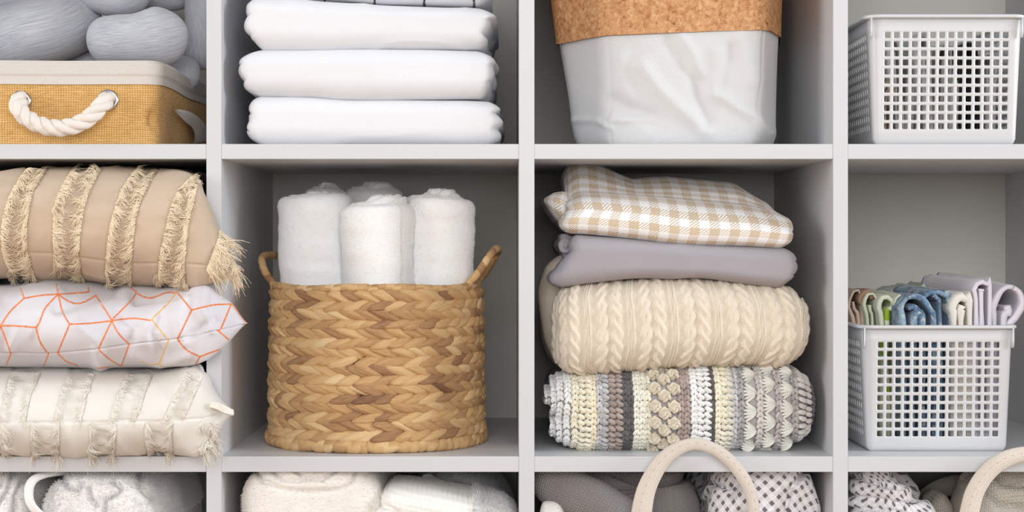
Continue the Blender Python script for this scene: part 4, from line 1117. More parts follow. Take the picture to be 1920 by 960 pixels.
# ------------------------------------------------------------------ cork and canvas bag
def cork_mat():
    t = NT('cork'); tc = t.t.nodes.new('ShaderNodeTexCoord')
    vr = t.n('ShaderNodeTexVoronoi', Scale=260.0); t.l(tc.outputs['Object'], vr.inputs['Vector'])
    n1 = t.noise(130, 5, rough=.65); n2 = t.noise(480, 4, rough=.7)
    f = t.math('ADD', t.math('MULTIPLY', n1, .55), t.math('ADD', t.math('MULTIPLY', n2, .35), t.math('MULTIPLY', vr.outputs['Color'], .18)))
    col = t.ramp(f, [(.33, lin((98, 60, 36))), (.42, lin((178, 122, 78))), (.52, lin((198, 144, 98))), (.68, lin((222, 176, 130)))])
    t.set(col, .7, 0, .3); t.bump(n2, .0005, .6); return t.m
M_cork = cork_mat()
M_canvas = m_weave('white_canvas', (224, 224, 225), .0016, .00035, slub=.8)
M_thread = NT('pale_thread').set(lin((226, 190, 150)), .8)
bagx = X(1255, .15); bag = thing('cork_canvas_bag', (bagx, .16, F1), 'white canvas storage bag with folded cork cuff on the top shelf', 'storage bag')
def bag_plan(z, off=0.0, n=420):
    f = np.clip((z - F1) / (Z(60, .05) - F1), 0, 2.0)
    c = lambda a, b: a + (b - a) * f
    pl = np.array([(X(c(1078, 1047), .11), .11), (X(c(1142, 1136), .035), .038), (X(1215, .03), .028), (X(1330, .03), .026), (X(c(1424, 1432), .03), .032), (X(c(1455, 1461), .11), .11), (X(c(1450, 1458), .26), .27), (X(c(1400, 1420), .31), .315), (X(c(1130, 1110), .31), .315), (X(c(1085, 1050), .26), .27)])
    b = np.exp(-((z - F1) / .012) ** 2); cc = pl.mean(0); pl = cc + (pl - cc) * (1 - .035 * b)
    pl = np.vstack([pl, pl[:1]]); s = np.concatenate([[0], np.cumsum(np.linalg.norm(np.diff(pl, axis=0), axis=1))]); t = np.linspace(0, s[-1], n, endpoint=False)
    p = np.stack([np.interp(t, s, pl[:, 0]), np.interp(t, s, pl[:, 1])], 1)
    for _ in range(40): p = (np.roll(p, 1, 0) + 2 * p + np.roll(p, -1, 0)) / 4
    T = np.roll(p, -1, 0) - np.roll(p, 1, 0); N_ = np.stack([T[:, 1], -T[:, 0]], 1); N_ /= np.linalg.norm(N_, axis=1, keepdims=True)
    return p + N_ * off
zc0, zc1 = F1, Z(40, .03)
cre = [([(1205, 125), (1235, 165), (1270, 200), (1325, 243)], 9, .0045), ([(1355, 182), (1380, 200), (1415, 220), (1440, 250)], 7, .004), ([(1345, 100), (1350, 135), (1335, 175)], 9, .003), ([(1280, 72), (1300, 100), (1312, 140)], 6, .0025), ([(1390, 75), (1400, 110), (1410, 150)], 9, .0025),
       ([(1150, 190), (1180, 205), (1222, 222)], 9, -.005), ([(1305, 150), (1320, 195), (1327, 232)], 9, -.005), ([(1250, 75), (1265, 100), (1285, 130)], 7, -.0025), ([(1370, 90), (1360, 130), (1352, 165)], 7, -.003), ([(1140, 70), (1143, 170), (1140, 220), (1146, 268)], 2.2, -.003), ([(1432, 56), (1428, 130), (1418, 215)], 2.2, -.003),
       ([(1078, 225), (1120, 226), (1145, 240)], 4, .0025), ([(1145, 225), (1200, 222), (1225, 225)], 5, .003), ([(1165, 110), (1168, 150), (1180, 185)], 8, .002)]
def bagd(V):
    pp = to_px(V); d = .0016 * fbm(V, (9, 9, 12), 2, 95); fr = (V[:, 1] < .2)
    for l, w_, a in cre: d = d + a * (1.35 if w_ > 3 else .5) * np.exp(-(seg_dist(pp, l) / (w_ * (1.7 if w_ > 3 else 1))) ** 2) * fr
    e = np.clip((V[:, 2] - F1) / .010, 0, 1); return d - .008 * (1 - np.sqrt(np.maximum(1 - (1 - e) ** 2, 0)))
zs = np.concatenate([[F1, F1 + .001, F1 + .002, F1 + .004, F1 + .006, F1 + .008], np.linspace(F1 + .011, zc1 + .02, 95)])
V, Fs, uv = shell(bag_plan(F1 + .08), zs, bagd, scale=lambda k, z: bag_plan(z)); mesh_obj('canvas_body', V, Fs, M_canvas, bag, uv=uv)
zs = np.linspace(0, 1, 50); zlow = curve([(X(1042, .13), 0), (X(1100, .07), 1), (X(1138, .035), 2)])
def cuff_low(p):
    k = 1 + p[:, 1] / D; px = CX + p[:, 0] * S / k
    py = np.interp(px, [1040, 1060, 1100, 1138, 1240, 1340, 1432, 1445, 1466], [84, 80, 72, 66, 62, 58, 56, 58, 70])
    front = p[:, 1] < .2
    return np.where(front, ZC + (CY - py) / S * k, Z(60, .13))
V, Fs, uv = shell(bag_plan(F1 + .12, .003), zs, None, thick=.0022, floor=False, scale=lambda k, z: bag_plan(Z(60, .03) + z * .14, .0035))
n_ = 420; low = cuff_low(bag_plan(Z(60, .03), .0035)); zt_ = Z(-200, .05)
for k in range(50):
    f = k / 49; zz = low * (1 - f) + zt_ * f; V[k * n_:(k + 1) * n_, 2] = zz; V[(99 - k) * n_:(100 - k) * n_, 2] = zz
uv[:, 1] = V[:, 2]
pp = to_px(V); V[:, :2] += 0
N = normals(V, Fs); V = V + N * ((.0012 * fbm(V, (8, 8, 8), 2, 97)) - .0014 * np.exp(-((pp[:, 0] - 1432 + .06 * (56 - pp[:, 1])) / 1.6) ** 2) * (V[:, 1] < .1))[:, None]
mesh_obj('cork_cuff', V, Fs, M_cork, bag, uv=uv)
B = bvh_of(V, Fs[0]); st = []
x_ = 1052
while x_ < 1428:
    py = np.interp(x_, [1040, 1060, 1100, 1138, 1240, 1340, 1432], [73, 69, 61, 55, 50, 46, 43])
    a = hit(B, x_, py); b = hit(B, x_ + 6.5, np.interp(x_ + 6.5, [1040, 1060, 1100, 1138, 1240, 1340, 1432], [73, 69, 61, 55, 50, 46, 43]))
    if a and b: st.append([a[0] + a[1] * .0001, (a[0] + b[0]) / 2 + a[1] * .0003, b[0] + b[1] * .0001])
    x_ += 9.5
V, F = strands(np.array(st), .00035, 4); mesh_obj('stitching', V, F, M_thread, bag)

# ------------------------------------------------------------------ perforated plastic baskets
M_plastic = NT('white_plastic'); M_plastic.set(lin((210, 210, 211)), .38, 0, .45); M_plastic = M_plastic.m
PW0, PW1 = X(1618, .035), X(1903, .035); PH = .1426; PD = .252; TAP = .0066; PR = .013
def make_plastic_basket(yf, z0, label):
    w_ = PW1 - PW0; xc = (PW0 + PW1) / 2
    bs = thing('plastic_basket', (xc, yf + PD / 2, z0), label, 'basket', 'white plastic baskets in the right column')
    x0, x1, y0, y1 = xc - w_ / 2, xc + w_ / 2, yf, yf + PD
    segs = [('f', w_ - 2 * PR), ('c', PR * PI / 2), ('s', PD - 2 * PR), ('c', PR * PI / 2), ('f', w_ - 2 * PR), ('c', PR * PI / 2), ('s', PD - 2 * PR), ('c', PR * PI / 2)]
    sb = [0.0]; holes = []
    per = 0
    pitch = .01023
    for kind, L in segs:
        if kind == 'c':
            for k in range(8): sb.append(per + L * (k + 1) / 8); holes.append(False)
        else:
            nh = 14 if kind == 'f' else 21; mrg = (L - nh * pitch) / 2
            sb.append(per + mrg); holes.append(False)
            for k in range(nh): sb.append(per + mrg + pitch * (k + 1)); holes.append(True)
            sb.append(per + L); holes.append(False)
        per += L
    zb = [0, .0025, .0065, .0156]; zh = [False, False, False]
    for k in range(11): zb.append(.0156 + pitch * (k + 1)); zh.append(True)
    zb += [PH]; zh += [False]
    def pt(s, z):
        s = np.mod(np.asarray(s, float), per); z = np.asarray(z, float); ins = TAP * (1 - z / PH) + .004 * np.clip(1 - z / .0065, 0, 1) ** 2
        x = np.zeros_like(s); y = np.zeros_like(s); a = 0
        cs = [((x0 + PR, y0), (1, 0), (0, -1)), None, ((x1, y0 + PR), (0, 1), (1, 0)), None, ((x1 - PR, y1), (-1, 0), (0, 1)), None, ((x0, y1 - PR), (0, -1), (-1, 0)), None]
        cc = {1: (x1 - PR, y0 + PR, -PI / 2), 3: (x1 - PR, y1 - PR, 0), 5: (x0 + PR, y1 - PR, PI / 2), 7: (x0 + PR, y0 + PR, PI)}
        for q_, (kind, L) in enumerate(segs):
            m_ = (s >= a - 1e-9) & (s <= a + L + 1e-9); t = s - a
            if kind == 'c':
                cx, cy, a0 = cc[q_]; th = a0 + t / L * PI / 2
                X_, Y_ = cx + (PR - ins) * np.cos(th), cy + (PR - ins) * np.sin(th)
            else:
                (ox, oy), (dx, dy), (nx, ny) = cs[q_]; X_, Y_ = ox + dx * t - nx * ins, oy + dy * t - ny * ins
            x = np.where(m_, X_, x); y = np.where(m_, Y_, y); a += L
        return np.stack([x, y, z0 + z], -1)
    ns = len(sb) - 1; nz = len(zb)
    sgrid = np.array(sb[:-1]); V = [pt(sgrid, np.full(ns, z)) for z in zb]; V = list(np.concatenate(V)); F4, F3 = [], []
    hs = .0033; rr = .0012; off = []
    for cx_, cz_, a0 in ((-1, -1, PI), (1, -1, 1.5 * PI), (1, 1, 0), (-1, 1, .5 * PI)):
        for k in range(4): a = a0 + k / 3 * PI / 2; off.append((cx_ * (hs - rr) + rr * math.cos(a), cz_ * (hs - rr) + rr * math.sin(a)))
    off = np.array(off)
    for r in range(nz - 1):
        for c in range(ns):
            q4 = [r * ns + c, r * ns + (c + 1) % ns, (r + 1) * ns + (c + 1) % ns, (r + 1) * ns + c]
            if holes[c] and zh[r]:
                sc = (sb[c] + sb[c + 1]) / 2; zc = (zb[r] + zb[r + 1]) / 2; b = len(V); V.extend(pt(sc + off[:, 0], zc + off[:, 1]))
                for k in range(4):
                    for m_ in range(3): F3.append((q4[k], b + k * 4 + m_ + 1, b + k * 4 + m_))
                    F4.append((q4[k], q4[(k + 1) % 4], b + ((k + 1) % 4) * 4, b + k * 4 + 3))
            else: F4.append(tuple(q4))
    c = len(V); V.append(np.array([xc, yf + PD / 2, z0])); 
    for k in range(ns): F3.append(((k + 1) % ns, k, c))
    o = mesh_obj('basket_body', np.array(V), [np.array(F4), np.array(F3)], M_plastic, bs, smooth=False)
    md = o.modifiers.new('thickness', 'SOLIDIFY'); md.thickness = .0018; md.offset = -1
    # rim flange
    s = np.linspace(0, per, 260, endpoint=False); base_ = pt(s, np.full(260, PH)); T = np.roll(base_, -1, 0) - np.roll(base_, 1, 0); N_ = np.stack([T[:, 1], -T[:, 0], 0 * T[:, 0]], 1); N_ /= np.linalg.norm(N_, axis=1, keepdims=True)
    prof = [(-.0022, -.001), (-.0022, .0022), (-.001, .0032), (.0035, .0034), (.0050, .0026), (.0054, .001), (.0050, -.0006), (.0035, -.0008), (.0004, -.001)]
    V = np.concatenate([base_ + N_ * a + np.array([0, 0, b]) for a, b in prof]); m_ = len(prof); n = 260
    i, j = np.meshgrid(np.arange(m_), np.arange(n), indexing='ij'); F = np.stack([i * n + j, ((i + 1) % m_) * n + j, ((i + 1) % m_) * n + (j + 1) % n, i * n + (j + 1) % n], -1).reshape(-1, 4)
    mesh_obj('rim', V, F, M_plastic, bs)
    for fx, sgn in ((x0 + .0015, -1), (x1 - .003, 1)):
        for fy, back in ((yf, -1), (yf + PD, 1)):
            prt = []
            t_ = .0022; pts = [(0, 0), (.0052, 0), (.0052, -.016), (.0035, -.0225), (.0005, -.0225)]
            A = []
            for xx in (fx - t_ / 2, fx + t_ / 2):
                for a, b in pts: A.append((xx, fy + back * (a - .0012), z0 + PH + b))
            A = np.array(A); n5 = 5
            Fq = [(k, (k + 1) % n5, n5 + (k + 1) % n5, n5 + k) for k in range(n5)]; Fp = np.array([[0, 1, 2, 3, 4], [9, 8, 7, 6, 5]])
            mesh_obj('corner_rib', A, [np.array(Fq), Fp], M_plastic, bs, smooth=False)
    return bs
make_plastic_basket(.003, F1, 'white perforated plastic basket on the top shelf, filled with white linens')
make_plastic_basket(.035, F2, 'white perforated plastic basket in the middle row, filled with folded coloured cloths')

def cloth_item(name, label, cat, paths, t, y0, y1, mat, seed, zf, uvs=1, group=None, **kw):
    V, F, uv, _ = folded(paths, t, y0, y1, zf, seed=seed, **kw)
    N = normals(V, F); V = V + N * (.0012 * fbm(V, (22, 14, 22), 2, seed))[:, None]; V[:, 2] = np.maximum(V[:, 2], zf)
    o = mesh_obj(name, V, F, mat, uv=uv); tag(o, label, cat, group or ('folded linens in the upper plastic basket' if zf > Z(400) else 'folded cloths in the lower plastic basket')); return o
zf2 = F2 + .0024
B_ = 845
def dots_mat(name, bg, dot, scale, thr):
    t = NT(name); uvv, u, v = t.uv(); vr = t.n('ShaderNodeTexVoronoi', Scale=scale); vr.inputs['Randomness'].default_value = .75; t.l(uvv, vr.inputs['Vector'])
    t.set(t.mixc(t.math('LESS_THAN', vr.outputs['Distance'], thr), lin(bg), lin(dot)), .92, .15, .2); t.bump(t.noise(700, 3), .0003, .6); return t.m
def print_mat(name, a, b, c, scale, stretch=(1, 1, 1)):
    t = NT(name); n1 = t.noise(scale, 4, rough=.65, stretch=stretch); n2 = t.noise(scale * 2.6, 3)
    col = t.ramp(n1, [(.36, lin(a)), (.5, lin(b)), (.62, lin(c))]); col = t.mixc(t.math('MULTIPLY', t.math('GREATER_THAN', n2, .62), .6), col, lin((214, 214, 196)))
    t.set(col, .9, .15, .2); t.bump(t.noise(700, 3), .0003, .6); return t.m
M_tan = m_weave('tan_cotton', (214, 192, 172), .001, .0003)
M_brown = m_weave('brown_cotton', (168, 132, 110), .001, .0003)
M_pgreen = m_weave('pale_green_cotton', (216, 220, 194), .001, .0003)
M_dots = dots_mat('green_dotted', (222, 226, 200), (160, 188, 56), 42, .36)
M_mint = m_weave('mint_cotton', (206, 216, 202), .001, .0003)
M_blue = print_mat('blue_print', (84, 110, 142), (128, 154, 178), (168, 188, 198), 60)
M_quilt = m_terry('ivory_quilting', (238, 232, 222), 260, .0016)
M_lav = m_terry('lavender_terry', (230, 225, 234), 800, .0010)
cloth_item('folded_cloth', 'tan folded cloth at the far left of the coloured cloths', 'cloth', [[(1609, B_), (1604, 620), (1592, 575), (1601, 546), (1611, 546), (1616, 575), (1620, 620), (1624, B_)], [(1615, B_), (1610, 610), (1602, 580), (1599, 565)]], .0045, .118, .275, M_tan, 1, zf2)
cloth_item('folded_cloth', 'narrow brown folded cloth between the tan cloth and the plain pale green one', 'cloth', [[(1627, B_), (1623, 600), (1612, 565), (1620, 549), (1630, 547), (1634, 560)]], .004, .112, .272, M_brown, 2, zf2)
cloth_item('folded_cloth', 'plain pale green folded cloth without dots, beside the brown edged one', 'cloth', [[(1627, B_), (1627, 612), (1620, 575), (1627, 554), (1637, 552), (1645, 568), (1647, 612), (1647, B_)], [(1638, B_), (1637, 610), (1633, 584), (1632, 572)]], .0042, .104, .275, M_pgreen, 3, zf2)
cloth_item('folded_cloth', 'pale green folded cloth with large green dots, its fold facing front', 'cloth', [[(1654, B_), (1654, 612), (1649, 580), (1654, 560), (1668, 558), (1677, 571), (1667, 584), (1664, 600), (1666, B_)]], .0048, .088, .275, M_dots, 4, zf2)
cloth_item('folded_cloth', 'narrow dotted green folded cloth right beside the blue print', 'cloth', [[(1676, B_), (1680, 612), (1678, 575), (1684, 556), (1692, 556), (1695, 570), (1687, 590), (1686, B_)]], .0044, .080, .275, M_dots, 5, zf2)
cloth_item('folded_cloth', 'blue printed folded cloth, the wider left one with a twisted fold', 'cloth', [[(1696, B_), (1693, 612), (1689, 582), (1699, 562), (1713, 556), (1730, 560), (1744, 580), (1752, 612), (1752, B_)], [(1712, B_), (1714, 610), (1722, 588), (1714, 574), (1704, 578)], [(1733, B_), (1731, 612), (1726, 590)]], .0055, .055, .20, M_blue, 6, zf2)
cloth_item('folded_cloth', 'blue printed folded cloth, the right one beside the ivory quilt', 'cloth', [[(1733, 556), (1741, 549), (1757, 547), (1771, 553), (1779, 570), (1779, B_)], [(1752, 553), (1760, 562), (1764, 585), (1764, B_)]], .0055, .066, .20, M_blue, 7, zf2)
cloth_item('folded_cloth', 'mint green folded cloth running back behind the blue prints', 'cloth', [[(1668, B_), (1668, 570), (1674, 546), (1690, 543), (1698, 560), (1699, B_)], [(1706, B_), (1705, 560), (1712, 540), (1728, 540), (1737, 556), (1738, B_)]], .006, .205, .275, M_mint, 8, zf2, rearlift=0)
cloth_item('folded_quilt', 'ivory quilted cloth folded between the blue prints and lavender towels', 'quilt', [[(1790, B_), (1790, 605), (1787, 580), (1792, 565), (1803, 556), (1814, 562), (1820, 576), (1819, B_)], [(1804, B_), (1803, 602), (1806, 580)]], .0085, .055, .275, M_quilt, 9, zf2)
cloth_item('folded_towel', 'lavender towel standing tallest in the basket of coloured cloths', 'towel', [[(1832, B_), (1831, 575), (1827, 550), (1830, 536), (1841, 528), (1852, 534), (1857, 548), (1854, B_)], [(1843, B_), (1842, 565), (1843, 548)]], .0062, .056, .275, M_lav, 10, zf2)
cloth_item('folded_towel', 'lavender towel at the far right of the basket, open fold drooping over the rim', 'towel', [[(1868, B_), (1866, 612), (1864, 580), (1876, 552), (1890, 540), (1902, 540)], [(1902, 540), (1914, 550), (1918, 572), (1904, 596), (1891, 614), (1884, 680), (1878, B_)], [(1880, B_), (1882, 612), (1892, 588), (1890, 574)]], .0072, .060, .275, M_lav, 11, zf2)
# linens in the upper plastic basket
zf1 = F1 + .0024
M_w1 = m_weave('white_linen', (236, 235, 234), .001, .0003); M_w2 = m_weave('light_grey_linen', (206, 203, 202), .001, .0003); M_w3 = m_weave('oat_linen', (208, 194, 174), .001, .0003); M_blk = m_weave('black_cotton', (46, 46, 52), .001, .0003)
defs = [('oat folded cloth at the left end of the upper plastic basket', M_w3, 1648, 1668, 150), ('white folded cloth beside the oat one in the upper plastic basket', M_w1, 1672, 1694, 75), ('light grey folded cloth, left of the middle of the upper plastic basket', M_w2, 1698, 1720, 110),
        ('white folded cloth at the middle of the upper plastic basket', M_w1, 1724, 1748, 66), ('light grey folded cloth leaning right of the middle in the upper plastic basket', M_w2, 1752, 1776, 84), ('white folded cloth next to the black one in the upper plastic basket', M_w1, 1780, 1802, 120),
        ('black folded cloth in the upper plastic basket', M_blk, 1808, 1834, 84), ('white folded cloth at the right end of the upper plastic basket', M_w1, 1840, 1864, 100)]
for k, (lb_, mt, a, b, top_) in enumerate(defs):
    sh = [14, -10, 12, -8, 10, 16, -6, 4][k]
    cloth_item('folded_cloth', lb_, 'cloth', [[(a, 262), (a + sh * .3, 190), (a + sh * .7, top_ + 14), ((a + b) / 2 + sh * .8, top_), (b + sh * .7, top_ + 14), (b + sh * .3, 190), (b, 262)], [((a + b) / 2, 262), ((a + b) / 2 + sh * .3, 180), ((a + b) / 2 + sh * .7, top_ + 22)]], .0044, .022 + .004 * (k % 3), .235, mt, 30 + k, zf1)
# ================================================================== bottom visible row
M_shag = m_terry('shaggy_white_terry', (249, 247, 245), 420, .003)
M_fib_i = m_fibre('ivory_pile', (247, 242, 236))
M_fluff = m_terry('fluffy_ivory_terry', (245, 240, 234), 500, .0022)
def heap(name, label, cat, mat, top, left, right, yf, yb, seed, bottom, amp=.006, f=(9, 9, 12), grooves=(), gw=5, gd=.006, pile=None, res=.003, ry=.05, rz=.05, rx=.04, parent=None, extra=None, group=None, uvobj=False, wr=None):
    def wrk(V, q):
        pp = to_px(V); Q = V + seed * 1.9; w = Q + .03 * np.stack([vn(Q * 8, seed), vn(Q * 8, seed + 1), vn(Q * 8, seed + 2)], 1)
        d = amp * fbm(w, f, 2, seed)
        if wr: d = d + wr(V, q)
        for g_ in grooves: d = d - gd * np.exp(-(seg_dist(pp, g_) / gw) ** 2) * (q[:, 1] < .3)
        return d
    V, F, uv, q, ids = slab(top, [(a, bottom) for a in (top[0][0], top[-1][0])], left, right, yf, yb, yref=yf + .03, res=res, r=(rx, ry, rz), wrinkle=wrk, shape=extra)
    # everything below the heap's own folds stands on the board or bin bottom
    zf = heap_floor
    V[:, 2] = np.clip(V[:, 2], zf, Z(CELLS_Z[2][0]) - .0008)
    o = mesh_obj(name, V, F, mat, parent, uv=uv)
    if label: tag(o, label, cat, group or ('towels heaped on the lower shelf' if cat == 'towel' else 'bedding in the cord bins'))
    if pile:
        cnt, ln, rd, kp = pile
        Vf, Ff = fuzz(V, F, cnt, ln, rd, seed, keep=kp, clump=1.0, droop=.25, scale=70)
        ff = mesh_obj('pile', Vf, Ff, M_fib_w if mat != M_fluff else M_fib_i, o); tag(ff, kind='stuff')
    return o, V, F
heap_floor = F3
vis = lambda p, n: (n[:, 1] < .35) & (p[:, 2] > Z(985, .05)) & (to_px(p)[:, 0] > -20)
o, V, F = heap('shaggy_towel', 'shaggy white towel heaped at the left edge of the bottom row', 'towel', M_shag, [(-170, 900), (-60, 884), (20, 884), (56, 892), (80, 905)], [(880, -170), (1450, -170)], [(880, 66), (960, 58), (1100, 84), (1450, 84)], .02, .30, 101, 1443, ry=.03, rz=.025, grooves=[[(0, 900), (-20, 935)], [(24, 886), (14, 920), (-6, 950)], [(45, 900), (32, 935), (24, 975)]], gd=.008, gw=5, pile=(15000, .0034, .0003, vis), amp=.005)
main, V, F = heap('shaggy_towel', 'shaggy white towel with strap loop, swirled in the middle of the bottom left cell', 'towel', M_shag, [(84, 915), (110, 893), (150, 886), (200, 884), (240, 886), (268, 892), (292, 918), (312, 950)], [(880, 106), (910, 90), (960, 86), (1100, 90), (1450, 90)], [(884, 262), (905, 280), (925, 292), (935, 306), (950, 312), (1450, 318)], .010, .28, 102, 1443, ry=.03, rz=.025,
    grooves=[[(118, 898), (125, 912), (145, 917), (152, 905)], [(165, 905), (168, 935), (180, 950)], [(212, 900), (228, 912), (215, 930), (196, 940), (196, 960)], [(262, 884), (266, 915), (285, 930)]], gd=.009, gw=5, pile=(24000, .0034, .0003, vis), amp=.004)
st_ = resample([P(125, 884, .06), P(95, 888, .03), P(68, 896, .012), P(56, 910, .006), P(54, 930, .004), P(60, 948, .004), P(80, 968, .01), P(110, 985, .03)], 60)
V, F, uv = tube(st_, np.interp(np.linspace(0, 1, 60), [0, .3, .5, .7, 1], [.0075, .0065, .0075, .0065, .006]), 14, flat=.55); mesh_obj('strap_loop', V, F, M_towel, main, uv=uv)

# second column
o, V, F = heap('plush_towel', 'large plush white towel folded round, left in the bottom row second column', 'towel', M_fluff, [(457, 885), (480, 868), (560, 862), (650, 864), (700, 872), (722, 890)], [(880, 468), (905, 460), (940, 457), (1200, 460), (1450, 470)], [(880, 712), (905, 720), (1200, 722), (1450, 716)], .010, .32, 103, 1443, ry=.03, rz=.03,
    grooves=[[(478, 880), (492, 902), (530, 918), (580, 923), (640, 918), (662, 900), (668, 880)], [(512, 882), (530, 898), (562, 901)], [(552, 880), (572, 897), (605, 898), (630, 880)]], gd=.0055, gw=4.5, pile=(24000, .0019, .00022, vis), amp=.003, res=.0022)
o, V, F = heap('waffle_towel', 'white waffle weave towel with fluffy edge beside the plush towel', 'towel', None or m_terry('waffle_terry', (243, 241, 236), 900, .0006), [(704, 936), (716, 918), (742, 909), (800, 915), (860, 926), (930, 940), (974, 955)], [(905, 716), (925, 706), (945, 712), (955, 702), (1450, 740)], [(930, 966), (1450, 966)], .006, .13, 104, 1443,
    amp=.002, res=.0013, ry=.03, rz=.02, rx=.02, pile=(5000, .0042, .0003, lambda p, n: (to_px(p)[:, 0] > 885) & (p[:, 2] > Z(975, .05)) & (n[:, 1] < .4)), grooves=[[(704, 945), (730, 952), (760, 975)]],
    wr=lambda V, q: .0011 * (np.abs(np.sin((V[:, 0] + V[:, 2] * .2) * PI / .0056)) ** .5 + np.abs(np.sin((V[:, 2] + .2 * V[:, 0]) * PI / .0056)) ** .5) * (to_px(V)[:, 0] < 900))
rear, V, F = heap('shaggy_towel', 'shaggy white towel with loop behind the waffle towel', 'towel', M_shag, [(757, 918), (780, 900), (812, 890), (860, 887), (910, 898), (950, 912), (976, 930)], [(885, 765), (910, 757), (1450, 757)], [(885, 966), (1450, 966)], .15, .33, 105, 1443, grooves=[[(800, 905), (812, 915)], [(858, 895), (870, 925)]], gd=.007, pile=(12000, .0036, .0003, lambda p, n: (n[:, 1] < .4) & (p[:, 2] > Z(975, .15))), amp=.004)
st_ = resample([P(800, 892, .135), P(812, 900, .128), P(830, 908, .125), P(848, 922, .128)], 30)
V, F, uv = tube(st_, .008, 12, flat=.4); mesh_obj('strap_loop', V, F, M_towel, rear, uv=uv)

# ------------------------------------------------------------------ rope-handled bins
M_bin = m_knit('beige_cord', (232, 221, 209), .0026, .0022, .0007)
M_stitch = NT('dark_beige_thread').set(lin((186, 170, 150)), .9)
def bin_(x0p, x1p, rim, label, hpath, hr, rearpath=None):
    x0, x1 = X(x0p, .01), X(x1p, .01); pl = rrect(x0, x1, .004, .33, .03, 240)
    b = thing('handled_bin', ((x0 + x1) / 2, .17, F3), label, 'storage bin', 'cord bins on the lower shelf')
    V, Fs, uv = shell(pl, np.linspace(F3, Z(rim, .01), 30), lambda V: .0012 * fbm(V, 12, 2, 7), thick=.005); mesh_obj('bin_body', V, Fs, M_bin, b, uv=uv)
    th = resample([P(*p) for p in hpath], 120); r = np.interp(np.linspace(0, 1, 120), np.linspace(0, 1, len(hr)), np.array(hr) / S)
    V, F, uv = tube(th, r, 20, up=(0, 1, 0), flat=.55); uv = np.stack([uv[:, 1] * 2, uv[:, 0]], 1)
    h = mesh_obj('handle', V, F, M_bin, b, uv=uv)
    T = np.gradient(th, axis=0); T /= np.linalg.norm(T, axis=1, keepdims=True); U = np.cross(T, [0, 1., 0]); st = []
    for k in range(2, 117, 3):
        p = th[k] + U[k] * r[k] * .25; st.append([p + [0, -r[k] * .54, 0], p + T[k] * .0012 + [0, -r[k] * .56, 0], p + T[k] * .0026 + [0, -r[k] * .54, 0]])
    V, F = strands(np.array(st), .00032, 4); mesh_obj('stitching', V, F, M_stitch, h)
    if rearpath:
        th = resample([P(*p) for p in rearpath], 80); V, F, uv = tube(th, .0125, 20, up=(0, 1, 0), flat=.5); mesh_obj('handle', V, F, M_bin, b, uv=np.stack([uv[:, 1] * 2, uv[:, 0]], 1))
    return b
bin_(1022, 1545, 1015, 'beige cord bin under the crochet blanket, holding grey knit and checked bedding', [(1188, 1090, -.002), (1196, 1020, -.008), (1203, 960, -.012), (1213, 915, -.014), (1236, 872, -.016), (1265, 845, -.018), (1300, 833, -.018), (1336, 841, -.018), (1370, 866, -.016), (1396, 900, -.014), (1410, 935, -.012), (1414, 965, -.012), (1418, 1020, -.008), (1420, 1090, -.002)],
     [20, 20, 20, 19, 17, 15, 12, 11.5, 12, 12, 11, 10.5, 11, 12])
bin_(1606, 2060, 1020, 'beige cord bin at the right edge, holding checked bedding and cream knit', [(1796, 1090, -.002), (1805, 1020, -.008), (1818, 958, -.012), (1828, 922, -.014), (1848, 890, -.016), (1876, 866, -.018), (1912, 853, -.018), (1950, 852, -.018), (1985, 866, -.016), (2015, 900, -.014), (2030, 950, -.012), (2038, 1020, -.008), (2042, 1090, -.002)],
     [19, 19, 18, 18, 17, 16, 14, 13, 13, 13, 13, 13, 14], [(1690, 1020, .315), (1705, 975, .30), (1732, 935, .24), (1768, 915, .20), (1810, 908, .20), (1850, 922, .24), (1875, 965, .30), (1885, 1010, .315)])
heap_floor = F3 + .006
M_gknit = m_knit('grey_chunky_knit', (164, 157, 156), .0042, .0036, .0045)
gk, V, F = heap('knitted_blanket', 'grey knitted blanket bundled in the bin under the crochet blanket', 'blanket', M_gknit, [(1012, 905), (1040, 884), (1100, 872), (1200, 868), (1290, 874), (1318, 890), (1326, 930)], [(870, 1016), (1300, 1040)], [(870, 1314), (960, 1322), (1300, 1318)], .050, .30, 111, 1440,
    grooves=[[(1072, 880), (1105, 905), (1150, 920), (1200, 918)], [(1150, 884), (1190, 902), (1240, 904), (1290, 892)]], gd=.010, gw=6, amp=.004, res=.0022)
V, F, uv = tube(resample([P(1010, 896, .075), P(1035, 905, .05), P(1080, 925, .036), P(1130, 950, .032), P(1185, 985, .034), P(1230, 1020, .05)], 120), np.interp(np.linspace(0, 1, 120), [0, .15, .5, 1], [.018, .025, .027, .024]), 48, up=(0, 1, 0), flat=.8)
V = V + normals(V, F) * (.002 * fbm(V, 18, 2, 5))[:, None]; uv = np.stack([uv[:, 0], uv[:, 1] * 8], 1); mesh_obj('rolled_edge', V, F, M_gknit, gk, uv=uv)
heap('folded_blanket', 'beige blanket corner under the grey knit at the left of its bin', 'blanket', M_fluff, [(1008, 940), (1040, 936), (1062, 955), (1080, 990)], [(930, 1008), (1300, 1030)], [(930, 1060), (1300, 1085)], .012, .048, 112, 1440, amp=.002, ry=.015, rz=.03, rx=.012)
